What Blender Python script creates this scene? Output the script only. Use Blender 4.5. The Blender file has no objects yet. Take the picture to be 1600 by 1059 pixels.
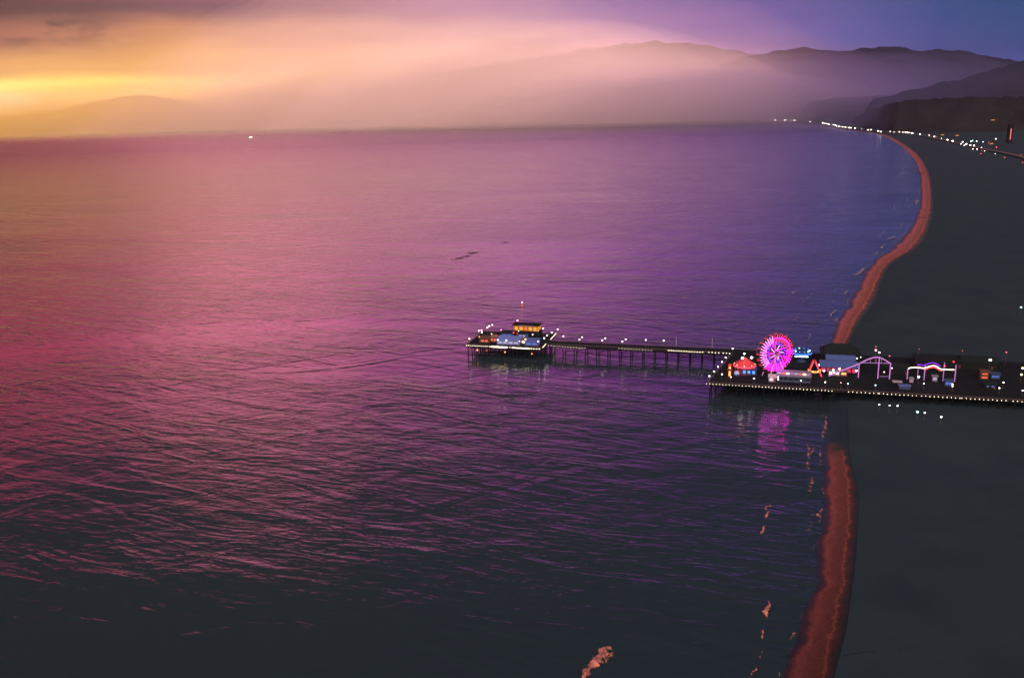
import bpy, bmesh, math, random
from mathutils import Vector, Matrix, noise

random.seed(7)
SC = bpy.context.scene
COL = SC.collection
rad = math.radians

# ---------------------------------------------------------------- camera
CAM_H, F, PITCH, ROLL = 175.0, 1386.0, rad(14.6), rad(1.66)
_f = Vector((0, math.cos(PITCH), -math.sin(PITCH)))
_r0 = Vector((1, 0, 0)); _u0 = Vector((0, math.sin(PITCH), math.cos(PITCH)))
_r = _r0 * math.cos(ROLL) - _u0 * math.sin(ROLL)
_u = _r0 * math.sin(ROLL) + _u0 * math.cos(ROLL)
cd = bpy.data.cameras.new('camera')
cam = bpy.data.objects.new('camera', cd); COL.objects.link(cam)
m = Matrix.Identity(4)
for i in range(3):
    m[i][0], m[i][1], m[i][2] = _r[i], _u[i], -_f[i]
m[2][3] = CAM_H
cam.matrix_world = m
cd.sensor_width = 36; cd.lens = 36 * F / 1600
cd.clip_start = 1; cd.clip_end = 200000
SC.camera = cam

def ray(px, py):
    return (_r * ((px - 800) / F) + _u * ((529.5 - py) / F) + _f).normalized()

def G(px, py, z=0.0):
    """world point at height z under a place read off a map of the view"""
    d = ray(px, py)
    return Vector((0, 0, CAM_H)) + d * ((z - CAM_H) / d.z)

def at_dist(px, py, dist):
    d = ray(px, py)
    return Vector((0, 0, CAM_H)) + d * (dist / math.hypot(d.x, d.y))

# ---------------------------------------------------------------- materials
MATS = {}
def nmat(name):
    mt = bpy.data.materials.new(name); mt.use_nodes = True
    nt = mt.node_tree
    MATS[name] = mt
    return mt, nt, nt.nodes['Principled BSDF']

def N(nt, typ, **kw):
    n = nt.nodes.new(typ)
    for k, v in kw.items():
        if k.startswith('i_'):
            n.inputs[k[2:]].default_value = v
        elif k.startswith('n_'):
            n.inputs[int(k[2:])].default_value = v
        else:
            setattr(n, k, v)
    return n

def mathn(nt, op, a, b=None, clamp=False):
    n = nt.nodes.new('ShaderNodeMath'); n.operation = op; n.use_clamp = clamp
    for i, v in enumerate((a, b)):
        if v is None: continue
        if isinstance(v, (int, float)): n.inputs[i].default_value = v
        else: nt.links.new(v, n.inputs[i])
    return n.outputs[0]

def ramp(nt, fac, stops, interp='LINEAR'):
    n = nt.nodes.new('ShaderNodeValToRGB')
    cr = n.color_ramp; cr.interpolation = interp
    while len(cr.elements) < len(stops): cr.elements.new(0.5)
    for e, (p, c) in zip(cr.elements, stops):
        e.position = p; e.color = (*c[:3], 1)
    if fac is not None: nt.links.new(fac, n.inputs[0])
    return n.outputs[0]

def mixc(nt, fac, a, b, blend='MIX'):
    n = nt.nodes.new('ShaderNodeMix'); n.data_type = 'RGBA'; n.blend_type = blend
    for sock, v in ((n.inputs[0], fac), (n.inputs[6], a), (n.inputs[7], b)):
        if isinstance(v, (int, float)): sock.default_value = v
        elif isinstance(v, tuple): sock.default_value = (*v[:3], 1)
        else: nt.links.new(v, sock)
    return n.outputs[2]

def lin(h, s=1.0):
    h = h.lstrip('#')
    o = []
    for i in (0, 2, 4):
        c = int(h[i:i + 2], 16) / 255
        o.append(s * (c / 12.92 if c <= 0.04045 else ((c + 0.055) / 1.055) ** 2.4))
    return tuple(o)

def mat(name, color, rough=0.7, metal=0.0, var=0.25, scale=0.6, emit=None, estr=0.0, spec=0.5):
    """procedural surface: a base colour broken up by noise"""
    mt, nt, b = nmat(name)
    tc = N(nt, 'ShaderNodeTexCoord')
    nz = N(nt, 'ShaderNodeTexNoise', i_Scale=scale, i_Detail=5.0, i_Roughness=0.6)
    nt.links.new(tc.outputs['Object'], nz.inputs['Vector'])
    lo = tuple(c * (1 - var) for c in color); hi = tuple(min(1, c * (1 + var)) for c in color)
    nt.links.new(ramp(nt, nz.outputs[0], [(0.3, lo), (0.7, hi)]), b.inputs['Base Color'])
    b.inputs['Roughness'].default_value = rough
    b.inputs['Metallic'].default_value = metal
    b.inputs['Specular IOR Level'].default_value = spec
    if emit:
        b.inputs['Emission Color'].default_value = (*emit, 1)
        b.inputs['Emission Strength'].default_value = estr
    return mt

# ---------------------------------------------------------------- tagging and building
def tag(o, label=None, cat=None, group=None, kind=None):
    for k, v in (('label', label), ('category', cat), ('group', group), ('kind', kind)):
        if v: o[k] = v
    return o

def link(name, me, material, parent=None):
    o = bpy.data.objects.new(name, me); COL.objects.link(o)
    if material is not None: me.materials.append(material)
    if parent: o.parent = parent
    return o

def root(name, loc, rz=0.0, label=None, cat=None, group=None):
    o = bpy.data.objects.new(name, None); COL.objects.link(o)
    o.location = loc; o.rotation_euler = (0, 0, rz)
    o.empty_display_size = 0.5
    return tag(o, label, cat, group)

def grid_mesh(name, rows, uv=False):
    """rows: list of equal-length lists of points"""
    me = bpy.data.meshes.new(name)
    nr, nc = len(rows), len(rows[0])
    vs = [tuple(p) for r in rows for p in r]
    fs = [(i * nc + j, i * nc + j + 1, (i + 1) * nc + j + 1, (i + 1) * nc + j) for i in range(nr - 1) for j in range(nc - 1)]
    me.from_pydata(vs, [], fs)
    if uv:
        l = me.uv_layers.new(name='UVMap')
        for p in me.polygons:
            for li, vi in zip(p.loop_indices, p.vertices):
                l.data[li].uv = (uv[vi // nc][vi % nc])
    me.update()
    bm = bmesh.new(); bm.from_mesh(me); bmesh.ops.recalc_face_normals(bm, faces=bm.faces)
    if sum(f.normal.z for f in bm.faces) < 0:
        bmesh.ops.reverse_faces(bm, faces=bm.faces)
    for f in bm.faces: f.smooth = True
    bm.to_mesh(me); bm.free()
    return me

def catmull(pts, n):
    out = []
    P = [pts[0] * 2 - pts[1]] + list(pts) + [pts[-1] * 2 - pts[-2]]
    for i in range(1, len(P) - 2):
        for k in range(n):
            t = k / n
            a, b, c, d = P[i - 1], P[i], P[i + 1], P[i + 2]
            out.append(0.5 * ((2 * b) + (c - a) * t + (2 * a - 5 * b + 4 * c - d) * t * t + (3 * b - a - 3 * c + d) * t ** 3))
    out.append(pts[-1].copy())
    return out

# ---------------------------------------------------------------- sky
SUN_AZ, SUN_EL = rad(-17), rad(17)      # azimuth measured from +Y towards +X
W = bpy.data.worlds.new('World'); SC.world = W; W.use_nodes = True
nt = W.node_tree
for n in list(nt.nodes): nt.nodes.remove(n)
out = N(nt, 'ShaderNodeOutputWorld')
tc = N(nt, 'ShaderNodeTexCoord')
sep = N(nt, 'ShaderNodeSeparateXYZ'); nt.links.new(tc.outputs['Generated'], sep.inputs[0])
X, Y, Z = sep.outputs
az = mathn(nt, 'MULTIPLY', mathn(nt, 'ARCTAN2', X, Y), 180 / math.pi)
el = mathn(nt, 'MULTIPLY', mathn(nt, 'ARCSINE', Z), 180 / math.pi)
# cloud streaks: noise over azimuth and elevation, drawn out sideways
cv = N(nt, 'ShaderNodeCombineXYZ')
nt.links.new(mathn(nt, 'MULTIPLY', az, 0.06), cv.inputs[0]); nt.links.new(mathn(nt, 'MULTIPLY', el, 0.32), cv.inputs[1])
c1 = N(nt, 'ShaderNodeTexNoise', i_Scale=1.0, i_Detail=4.0, i_Roughness=0.5, i_Distortion=0.4); nt.links.new(cv.outputs[0], c1.inputs[0])
cv2 = N(nt, 'ShaderNodeCombineXYZ')
nt.links.new(mathn(nt, 'MULTIPLY', az, 0.28), cv2.inputs[0]); nt.links.new(mathn(nt, 'MULTIPLY', el, 0.75), cv2.inputs[1])
c2 = N(nt, 'ShaderNodeTexNoise', i_Scale=1.0, i_Detail=6.0, i_Roughness=0.55, i_Distortion=0.3); nt.links.new(cv2.outputs[0], c2.inputs[0])
# clouds and rain slant: elevation read with a slope and some billow
elw = mathn(nt, 'ADD', el, mathn(nt, 'MULTIPLY', mathn(nt, 'SUBTRACT', c1.outputs[0], 0.5), 3.0))
azf = mathn(nt, 'ADD', mathn(nt, 'DIVIDE', az, 100.0), 0.5, True)      # -50..50 degrees
A = lambda deg: deg / 100 + 0.5
BACK = (3.5, 1.82, 1.55)
#SKYBANDS
bands = [
 (0.0,  [(-42, (1.2,0.744,0.198)), (-31, (2.16,1.98,1.58)), (-26, (2.04,1.61,0.66)), (-20, (3.4,2.2,0.25)), (-10, (3.8,2.3,0.9)), (0, (3.4,2,1.4)), (8, (2.4,1,1.6)), (16, (0.8,0.4,1)), (24, (0.08,0.11,0.45)), (36, (0.013,0.08,0.3))]),
 (1.2,  [(-42, (1.2,0.744,0.198)), (-31, (2.7,2.6,2.3)), (-26, (1.56,1.36,0.66)), (-20, (2.8,1.8,0.2)), (-10, (3.2,1.9,0.8)), (0, (3.4,2,1.4)), (8, (2.4,1,1.6)), (16, (0.8,0.4,1)), (24, (0.08,0.11,0.45)), (36, (0.013,0.08,0.3))]),
 (2.1,  [(-42, (0.6,0.31,0.0528)), (-30, (1.7,1.25,0.25)), (-20, (1.35,0.78,0.13)), (-10, (1.9,1.1,0.36)), (0, (2,1.2,0.85)), (8, (1.2,0.55,0.85)), (16, (0.3,0.165,0.45)), (24, (0.039,0.054,0.216)), (36, (0.0048,0.039,0.15))]),
 (3.0,  [(-42, (0.45,0.15,0.08)), (-30, (0.8,0.38,0.11)), (-20, (0.8,0.4,0.09)), (-10, (1.0,0.5,0.2)), (-2, (1.4,0.85,0.6)), (5, (0.85,0.43,0.62)), (12, (0.315,0.15,0.39)), (20, (0.105,0.0938,0.3)), (25, (0.036,0.06,0.21)), (34, (0.0048,0.054,0.144))]),
 (4.4,  [(-42, (0.25,0.06,0.06)), (-30, (0.25,0.08,0.07)), (-20, (0.5,0.2,0.09)), (-10, (0.544,0.271,0.187)), (-2, (0.6,0.353,0.357)), (5, (0.352,0.18,0.374)), (12, (0.21,0.112,0.323)), (20, (0.0863,0.0825,0.262)), (25, (0.027,0.06,0.192)), (34, (0.0036,0.048,0.132))]),
 (6.0,  [(-42, (0.0042,0.00175,0.009)), (-30, (0.0042,0.00175,0.009)), (-20, (0.08,0.03,0.06)), (-10, (0.144,0.0574,0.111)), (-3, (0.24,0.115,0.272)), (5, (0.211,0.116,0.315)), (12, (0.128,0.0825,0.277)), (20, (0.0675,0.075,0.232)), (25, (0.021,0.054,0.168)), (34, (0.0024,0.042,0.114))]),
 (11.0, [(-45, (1.44,0.0778,0.125)), (-28, (1.08,0.0778,0.168)), (-18, (1.9,0.517,0.725)), (-8, (1.57,0.397,0.773)), (0, (1.47,0.351,1.03)), (10, (0.581,0.101,0.781)), (20, (0.17,0.135,0.627)), (34, (0.02,0.13,0.41))]),
 (15.5, [(-45, (1.51,0.0851,0.164)), (-28, (1.62,0.162,0.452)), (-14, (2.46,0.41,1.17)), (0, (1.18,0.14,1.17)), (12, (0.465,0.0607,0.805)), (22, (0.153,0.128,0.662)), (34, (0.03,0.12,0.41))]),
 (20.0, [(-45, (0.0338,0.0045,0.0126)), (-28, (0.079,0.015,0.0525)), (-14, (0.42,0.063,0.193)), (0, (0.24,0.042,0.223)), (12, (0.12,0.0315,0.193)), (22, (0.03,0.0236,0.134)), (34, (0.0075,0.0184,0.0833))]),
 (25.0, [(-45, (0.02,0.02,0.03)), (-14, (0.06,0.03,0.055)), (0, (0.045,0.035,0.07)), (12, (0.035,0.04,0.09)), (30, (0.018,0.045,0.08))]),
 (50.0, [(-45, (0.022,0.085,0.095)), (0, (0.022,0.085,0.095)), (32, (0.02,0.085,0.1))]),
]
#ENDBANDS
col = None
for i, (e0, stops) in enumerate(bands):
    rc = ramp(nt, azf, [(A(a), c) for a, c in stops], 'EASE' if False else 'LINEAR')
    if col is None: col = rc; continue
    e_prev = bands[i - 1][0]
    f = N(nt, 'ShaderNodeMapRange', interpolation_type='SMOOTHSTEP', clamp=True, n_1=e_prev, n_2=e0, n_3=0.0, n_4=1.0)
    nt.links.new(elw if e0 < 20 else el, f.inputs[0])
    col = mixc(nt, f.outputs[0], col, rc)
# ragged dark cloud bank, upper left
dk = N(nt, 'ShaderNodeMapRange', interpolation_type='SMOOTHSTEP', clamp=True, n_1=0.44, n_2=0.56, n_3=0.0, n_4=0.95)
nt.links.new(c2.outputs[0], dk.inputs[0])
ma = N(nt, 'ShaderNodeMapRange', interpolation_type='SMOOTHSTEP', clamp=True, n_1=-20.0, n_2=-27.0, n_3=0.0, n_4=1.0); nt.links.new(az, ma.inputs[0])
me_ = N(nt, 'ShaderNodeMapRange', interpolation_type='SMOOTHSTEP', clamp=True, n_1=3.4, n_2=5.2, n_3=0.0, n_4=1.0); nt.links.new(el, me_.inputs[0])
mt_ = N(nt, 'ShaderNodeMapRange', interpolation_type='SMOOTHSTEP', clamp=True, n_1=12.0, n_2=8.0, n_3=0.0, n_4=1.0); nt.links.new(el, mt_.inputs[0])
dm = mathn(nt, 'MULTIPLY', mathn(nt, 'MULTIPLY', dk.outputs[0], ma.outputs[0]), mathn(nt, 'MULTIPLY', me_.outputs[0], mt_.outputs[0]))
col = mixc(nt, dm, col, (0.03, 0.012, 0.025))
# the sky behind the viewer: an unseen peach glow added to light the mist and shore
bk = N(nt, 'ShaderNodeMapRange', interpolation_type='SMOOTHSTEP', clamp=True, n_1=75.0, n_2=115.0, n_3=0.0, n_4=1.0); nt.links.new(mathn(nt, 'ABSOLUTE', az), bk.inputs[0])
be = N(nt, 'ShaderNodeMapRange', interpolation_type='SMOOTHSTEP', clamp=True, n_1=62.0, n_2=25.0, n_3=0.0, n_4=1.0); nt.links.new(el, be.inputs[0])
col = mixc(nt, mathn(nt, 'MULTIPLY', bk.outputs[0], be.outputs[0]), col, BACK)
sky = N(nt, 'ShaderNodeTexSky', sky_type='NISHITA', sun_disc=False, sun_elevation=SUN_EL, sun_rotation=SUN_AZ, altitude=100)
bg1 = N(nt, 'ShaderNodeBackground', i_Strength=0.0015); nt.links.new(sky.outputs[0], bg1.inputs[0])
bg2 = N(nt, 'ShaderNodeBackground', i_Strength=1.0); nt.links.new(col, bg2.inputs[0])
ad = N(nt, 'ShaderNodeAddShader'); nt.links.new(bg1.outputs[0], ad.inputs[0]); nt.links.new(bg2.outputs[0], ad.inputs[1])
nt.links.new(ad.outputs[0], out.inputs[0])
W.cycles.sampling_method = 'MANUAL'; W.cycles.sample_map_resolution = 1024

sl = bpy.data.lights.new('sun', 'SUN'); sl.energy = 0.02
sl.angle = rad(14); sl.color = (1.0, 0.32, 0.22)
so = bpy.data.objects.new('sun', sl); COL.objects.link(so)
sd = Vector((math.sin(SUN_AZ) * math.cos(SUN_EL), math.cos(SUN_AZ) * math.cos(SUN_EL), math.sin(SUN_EL)))
so.rotation_euler = sd.to_track_quat('Z', 'Y').to_euler()
so.location = (0, 0, 400)

vs = SC.view_settings
SC.display_settings.display_device = 'sRGB'
vs.view_transform = 'Standard'; vs.look = 'None'; vs.gamma = 1; vs.exposure = 0.2; vs.use_curve_mapping = False
SC.render.film_transparent = False
cy = SC.cycles
cy.max_bounces = 12; cy.diffuse_bounces = 2; cy.glossy_bounces = 3; cy.transmission_bounces = 2; cy.volume_bounces = 4
cy.caustics_reflective = False; cy.caustics_refractive = False
cy.use_denoising = True; cy.sample_clamp_indirect = 4.0
cy.use_light_tree = True

# ---------------------------------------------------------------- sea
def sea_material():
    mt, nt, b = nmat('sea_water')
    b.inputs['Base Color'].default_value = (0.016, 0.036, 0.048, 1)
    b.inputs['IOR'].default_value = 1.33; b.inputs['Specular IOR Level'].default_value = 0.3
    geo = N(nt, 'ShaderNodeNewGeometry')
    pos = geo.outputs['Position']
    def layer(ang, along, across, detail=3.0, rough=0.55, dist=0.6):
        mp = N(nt, 'ShaderNodeMapping', vector_type='TEXTURE')
        mp.inputs['Rotation'].default_value = (0, 0, rad(ang)); mp.inputs['Scale'].default_value = (along, across, 1)
        nt.links.new(pos, mp.inputs[0])
        nz = N(nt, 'ShaderNodeTexNoise', noise_dimensions='2D', i_Scale=1.0, i_Detail=detail, i_Roughness=rough, i_Distortion=dist)
        nt.links.new(mp.outputs[0], nz.inputs[0])
        return nz.outputs[0]
    r1 = layer(-14, 11.0, 3.1, 3.0, 0.55, 0.6)    # wind ripples
    r2 = layer(-24, 50.0, 11.5, 3.0, 0.5, 0.8)     # chop
    r3 = layer(26, 75.0, 24.0, 2.0, 0.5, 1.0)     # cross swell
    r4 = layer(-33, 90.0, 26.0, 2.0, 0.5, 1.0)
    gust = layer(-12, 420.0, 150.0, 3.0, 0.5, 1.0)
    gm = N(nt, 'ShaderNodeMapRange', clamp=True, n_1=0.32, n_2=0.66, n_3=0.4, n_4=1.25); nt.links.new(gust, gm.inputs[0])
    h = mathn(nt, 'MULTIPLY', r1, 0.22)
    h = mathn(nt, 'ADD', h, mathn(nt, 'MULTIPLY', r2, 0.66))
    h = mathn(nt, 'MULTIPLY', h, gm.outputs[0])
    h = mathn(nt, 'ADD', h, mathn(nt, 'MULTIPLY', r3, 0.44))
    h = mathn(nt, 'ADD', h, mathn(nt, 'MULTIPLY', r4, 0.5))
    # a calm, windless stretch far out
    sp = N(nt, 'ShaderNodeSeparateXYZ'); nt.links.new(pos, sp.inputs[0])
    cw = layer(4, 5200.0, 900.0, 3.0, 0.5)
    yy = mathn(nt, 'ADD', sp.outputs[1], mathn(nt, 'MULTIPLY', mathn(nt, 'SUBTRACT', cw, 0.5), 2000.0))
    calm = N(nt, 'ShaderNodeMapRange', interpolation_type='SMOOTHSTEP', clamp=True, n_1=7400.0, n_2=13000.0, n_3=1.0, n_4=0.12); nt.links.new(yy, calm.inputs[0])
    bp = N(nt, 'ShaderNodeBump', i_Distance=1.0)
    nt.links.new(mathn(nt, 'MULTIPLY', calm.outputs[0], 1.0), bp.inputs['Strength'])
    nt.links.new(h, bp.inputs['Height'])
    nt.links.new(bp.outputs[0], b.inputs['Normal'])
    rg = N(nt, 'ShaderNodeMapRange', clamp=True, n_1=300.0, n_2=5000.0, n_3=0.05, n_4=0.28); nt.links.new(sp.outputs[1], rg.inputs[0])
    nt.links.new(mathn(nt, 'MULTIPLY', rg.outputs[0], calm.outputs[0]), b.inputs['Roughness'])
    return mt

def build_sea():
    xs = [-60000, -20000, -6000, -1500, 0, 1500, 6000, 20000, 40000]
    ys = [-1500, 0, 600, 1500, 4000, 12000, 30000, 62000]
    me = grid_mesh('sea', [[(x, y, 0) for x in xs] for y in ys])
    tag(link('sea', me, sea_material()), kind='structure')
build_sea()

# ---------------------------------------------------------------- coast: wet sand and flat land behind it
shore_px = [(1222, 1066), (1236, 1026), (1250, 980), (1265, 930), (1279, 870), (1284, 820), (1289, 765), (1287, 705), (1296, 640), (1300, 590), (1296, 545), (1309, 503), (1331, 468), (1362, 412),
            (1400, 383), (1428, 347), (1438, 310), (1436, 272), (1425, 247), (1405, 227), (1375, 211), (1340, 205), (1300, 199.5), (1250, 193.5), (1200, 189.5), (1150, 187.6), (1080, 186)]
berm_px = [(1306, 1066), (1316, 1026), (1327, 980), (1334, 930), (1341, 870), (1344, 820), (1344, 765), (1330, 705), (1328, 640), (1330, 590), (1326, 545), (1345, 503), (1368, 468), (1392, 415),
           (1438, 383), (1455, 347), (1459, 310), (1453, 272), (1440, 247), (1418, 228), (1388, 212), (1352, 205.2), (1310, 199.4), (1258, 193.2), (1205, 189.3), (1153, 187.5), (1082, 185.95)]
S = [G(x, y, 0.0) for x, y in shore_px]; B = [G(x, y, 1.9) for x, y in berm_px]
def back_to_viewer(P):
    d = (P[0] - P[2]).normalized()
    return [P[0] + d * 300 + Vector((-60, -700, 0)), P[0] + d * 150] + P
S = back_to_viewer(S); B = back_to_viewer(B)
for b in B: b.z = 1.9
SH = catmull(S, 14); BE = catmull(B, 14)

def sand_material():
    mt, nt, b = nmat('wet_sand')
    uvn = N(nt, 'ShaderNodeUVMap'); sp = N(nt, 'ShaderNodeSeparateXYZ'); nt.links.new(uvn.outputs[0], sp.inputs[0])
    geo = N(nt, 'ShaderNodeNewGeometry')
    nz = N(nt, 'ShaderNodeTexNoise', i_Scale=0.11, i_Detail=7.0, i_Roughness=0.68); nt.links.new(geo.outputs[0], nz.inputs[0])
    nf = N(nt, 'ShaderNodeTexNoise', i_Scale=1.1, i_Detail=5.0, i_Roughness=0.7); nt.links.new(geo.outputs[0], nf.inputs[0])
    u = mathn(nt, 'ADD', sp.outputs[0], mathn(nt, 'MULTIPLY', mathn(nt, 'SUBTRACT', nz.outputs[0], 0.5), 0.55))
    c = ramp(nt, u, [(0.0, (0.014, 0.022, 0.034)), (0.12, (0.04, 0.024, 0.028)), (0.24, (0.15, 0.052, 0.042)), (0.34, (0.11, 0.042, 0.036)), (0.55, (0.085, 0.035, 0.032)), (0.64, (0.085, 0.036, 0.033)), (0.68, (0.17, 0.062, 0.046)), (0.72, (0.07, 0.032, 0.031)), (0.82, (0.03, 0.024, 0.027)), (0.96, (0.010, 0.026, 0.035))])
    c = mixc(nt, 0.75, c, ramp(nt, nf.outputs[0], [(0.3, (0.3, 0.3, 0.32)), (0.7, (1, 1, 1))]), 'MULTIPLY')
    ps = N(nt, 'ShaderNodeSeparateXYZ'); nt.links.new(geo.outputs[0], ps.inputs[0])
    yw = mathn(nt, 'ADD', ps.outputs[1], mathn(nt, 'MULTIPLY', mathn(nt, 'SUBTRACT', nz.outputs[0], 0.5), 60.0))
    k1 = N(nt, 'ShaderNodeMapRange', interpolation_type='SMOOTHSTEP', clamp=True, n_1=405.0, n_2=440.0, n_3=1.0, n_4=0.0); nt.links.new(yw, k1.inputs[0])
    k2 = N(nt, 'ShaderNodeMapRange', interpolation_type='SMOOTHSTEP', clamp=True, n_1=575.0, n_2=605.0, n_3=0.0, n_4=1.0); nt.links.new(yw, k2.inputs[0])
    c = mixc(nt, mathn(nt, 'ADD', k1.outputs[0], k2.outputs[0], True), (0.007, 0.019, 0.026), c)      # the pier's shade painted dark into the sand round its legs
    north = N(nt, 'ShaderNodeMapRange', clamp=True, n_1=9.0, n_2=15.0, n_3=0.62, n_4=3.0); nt.links.new(sp.outputs[1], north.inputs[0])   # brightness falloff painted in: sand colour scaled up northward
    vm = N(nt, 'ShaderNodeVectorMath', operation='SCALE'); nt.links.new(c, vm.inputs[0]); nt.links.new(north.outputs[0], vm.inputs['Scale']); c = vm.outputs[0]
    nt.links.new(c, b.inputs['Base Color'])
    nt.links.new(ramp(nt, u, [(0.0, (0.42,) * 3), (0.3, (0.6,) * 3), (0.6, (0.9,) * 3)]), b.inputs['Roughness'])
    b.inputs['Specular IOR Level'].default_value = 0.1
    bp = N(nt, 'ShaderNodeBump', i_Distance=0.6, i_Strength=0.8); nt.links.new(nf.outputs[0], bp.inputs['Height'])
    nt.links.new(bp.outputs[0], b.inputs['Normal'])
    return mt

def land_material(name, c0, c1, scale):
    mt, nt, b = nmat(name)
    geo = N(nt, 'ShaderNodeNewGeometry')
    n1 = N(nt, 'ShaderNodeTexNoise', i_Scale=scale, i_Detail=8.0, i_Roughness=0.62); nt.links.new(geo.outputs[0], n1.inputs[0])
    nt.links.new(ramp(nt, n1.outputs[0], [(0.32, c0), (0.68, c1)]), b.inputs['Base Color'])
    b.inputs['Roughness'].default_value = 0.95; b.inputs['Specular IOR Level'].default_value = 0.1
    return mt

def build_coast():
    rows, uv = [], []
    L = 0
    n = 13
    for i, (s, e) in enumerate(zip(SH, BE)):
        if i: L += (s - SH[i - 1]).length
        d = (e - s); d.z = 0
        w = d.length; d.normalize()
        wob = noise.noise(Vector((L * 0.035, 3, 0))) * min(5.0, w * 0.16) + noise.noise(Vector((L * 0.11, 9, 0))) * min(3.0, w * 0.10)
        r, q = [], []
        for k in range(n):
            t = -0.35 + 1.35 * k / (n - 1)
            p = s + d * (t * w + wob * max(0, 1 - max(0, t)))
            z = 1.9 * (t if t < 0 else t ** 0.9)
            if t < 0: z = t * 2.5
            z += 0.12 * noise.noise(Vector((p.x * 0.08, p.y * 0.05, 0))) * (0 < t < 0.95)
            r.append((p.x, p.y, z)); q.append((max(0, t), L * 0.01))
        rows.append(r); uv.append(q)
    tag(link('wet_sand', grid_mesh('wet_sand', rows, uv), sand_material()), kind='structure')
    rows = []
    for i, e in enumerate(BE):
        s = SH[i]; d = (e - s); d.z = 0; d.normalize()
        r = []
        for off, z in ((-1.0, 1.885), (4, 2.2), (20, 2.5), (60, 2.4), (150, 2.6), (400, 3.0), (1200, 4.0), (6000, 6.0), (30000, 12.0)):
            p = e + Vector((1, 0.12, 0)).normalized() * off
            r.append((p.x, p.y, z + (0.5 * noise.noise(Vector((p.x * 0.02, p.y * 0.02, 4))) if 4 < off else 0)))
        rows.append(r)
    tag(link('land', grid_mesh('land', rows), land_material('dry_beach', (0.0125, 0.034, 0.047), (0.0185, 0.044, 0.058), 0.03)), kind='structure')
build_coast()

# ---------------------------------------------------------------- hills
def ridge(name, pts, dist, depth_f, depth_b, material, rough=0.16, ncol=150, nrow=26, seed=0, foot=0.0, taper=0.05):
    """a mountain range: crest heights along a line, real slopes with gullies in front and behind"""
    pts = sorted(pts)
    rows = [[] for _ in range(nrow)]
    x0, x1 = pts[0][0], pts[-1][0]
    for c in range(ncol):
        x = x0 + (x1 - x0) * c / (ncol - 1)
        for (xa, ya), (xb, yb) in zip(pts, pts[1:]):
            if xa <= x <= xb:
                t = (x - xa) / (xb - xa); t = t * t * (3 - 2 * t) * 0.5 + t * 0.5
                y = ya + (yb - ya) * t; break
        D = dist(x) if callable(dist) else dist
        p = at_dist(x, y, D)
        hc = max(p.z, 3.0)
        f_ = c / (ncol - 1); e_ = min(1.0, f_ / taper, (1 - f_) / taper); hc = 3 + (hc - 3) * e_ * e_ * (3 - 2 * e_)
        dirv = Vector((p.x, p.y, 0)).normalized()
        for k in range(nrow):
            t = k / (nrow - 1) * 1.6 - 1.0          # -1 front foot, 0 crest, 0.6 back
            off = t * depth_f if t < 0 else t * depth_b
            q = Vector((p.x, p.y, 0)) + dirv * off
            a = abs(t) if t < 0 else t / 0.6
            base = (1 - a) ** 1.15
            g = noise.fractal(Vector((q.x / (depth_f * 0.30) + seed, q.y / (depth_f * 0.55), seed)), 0.9, 2.1, 5)
            g2 = 1 - abs(noise.noise(Vector((q.x / (depth_f * 0.16) + seed, q.y / (depth_f * 0.5), seed + 3))))
            bump = (g * 0.55 + (g2 - 0.7) * 0.55) * rough * 2.2
            z = hc * (base + bump * (a * (1 - a) * 2.4) ) + hc * 0.055 * noise.fractal(Vector((q.x / (depth_f * 0.07), q.y / (depth_f * 0.07), seed)), 1, 2, 4) * (1 - a)
            rows[k].append((q.x, q.y, max(z, -2.0) + foot if a < 1 else -3.0))
    o = link(name, grid_mesh(name, rows), material)
    return tag(o, kind='structure')

scrub = land_material('scrub', (0.009, 0.013, 0.017), (0.022, 0.028, 0.032), 0.004)
ridge('headland', [(-160, 190), (0, 181), (40, 177.5), (92, 173), (110, 167), (132, 161), (159, 156), (198, 149), (225, 147), (270, 154), (320, 165), (380, 175), (430, 180)], 43000, 4500, 6000, scrub, seed=2)
ridge('mountains', [(424, 180.5), (470, 168), (525, 153), (550, 145), (600, 131), (650, 118), (725, 105), (800, 96), (850, 84), (925, 73), (990, 66), (1025, 63), (1100, 68), (1150, 76), (1190, 84), (1300, 110), (1420, 140)],
      lambda x: 38000 - (x - 424) / 576 * 15000 if x < 1000 else 23000, 6500, 6000, scrub, seed=5, ncol=220)
_sd = sorted((x, G(x, y, 0).xy.length) for x, y in shore_px if y < 230)
def shore_dist(x):
    if x <= _sd[0][0]: return _sd[0][1] + (_sd[0][0] - x) * 40
    for (xa, a), (xb, b) in zip(_sd, _sd[1:]):
        if xa <= x <= xb: return a + (b - a) * (x - xa) / (xb - xa)
    return _sd[-1][1]
ridge('hills', [(1010, 184.5), (1040, 168), (1080, 126), (1120, 101), (1160, 88), (1225, 76), (1260, 72), (1325, 76), (1350, 72), (1400, 69), (1440, 78), (1465, 77), (1500, 75), (1535, 83), (1580, 91), (1700, 98), (1850, 140)],
      lambda x: max(14500, shore_dist(x) + 4600), 4200, 4000, scrub, seed=9, ncol=220)
ridge('hills', [(1020, 185.5), (1080, 179), (1150, 168), (1250, 158), (1330, 151), (1420, 146), (1560, 150), (1750, 170)], lambda x: max(8600, shore_dist(x) + 2300), 1500, 2500, scrub, seed=12, ncol=180)
ridge('hills', [(1340, 160), (1375, 152), (1425, 138), (1500, 121), (1550, 107), (1600, 92), (1700, 80), (1850, 90)], lambda x: max(7000, shore_dist(x) + 1600), 1500, 2500, scrub, seed=15, ncol=160)
ridge('bluff', [(1318, 192), (1340, 181), (1365, 168), (1400, 158), (1450, 153), (1525, 150), (1600, 150), (1800, 160)], lambda x: max(5300, shore_dist(x) + 1500), 500, 1500, scrub, seed=21, ncol=160)

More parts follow.
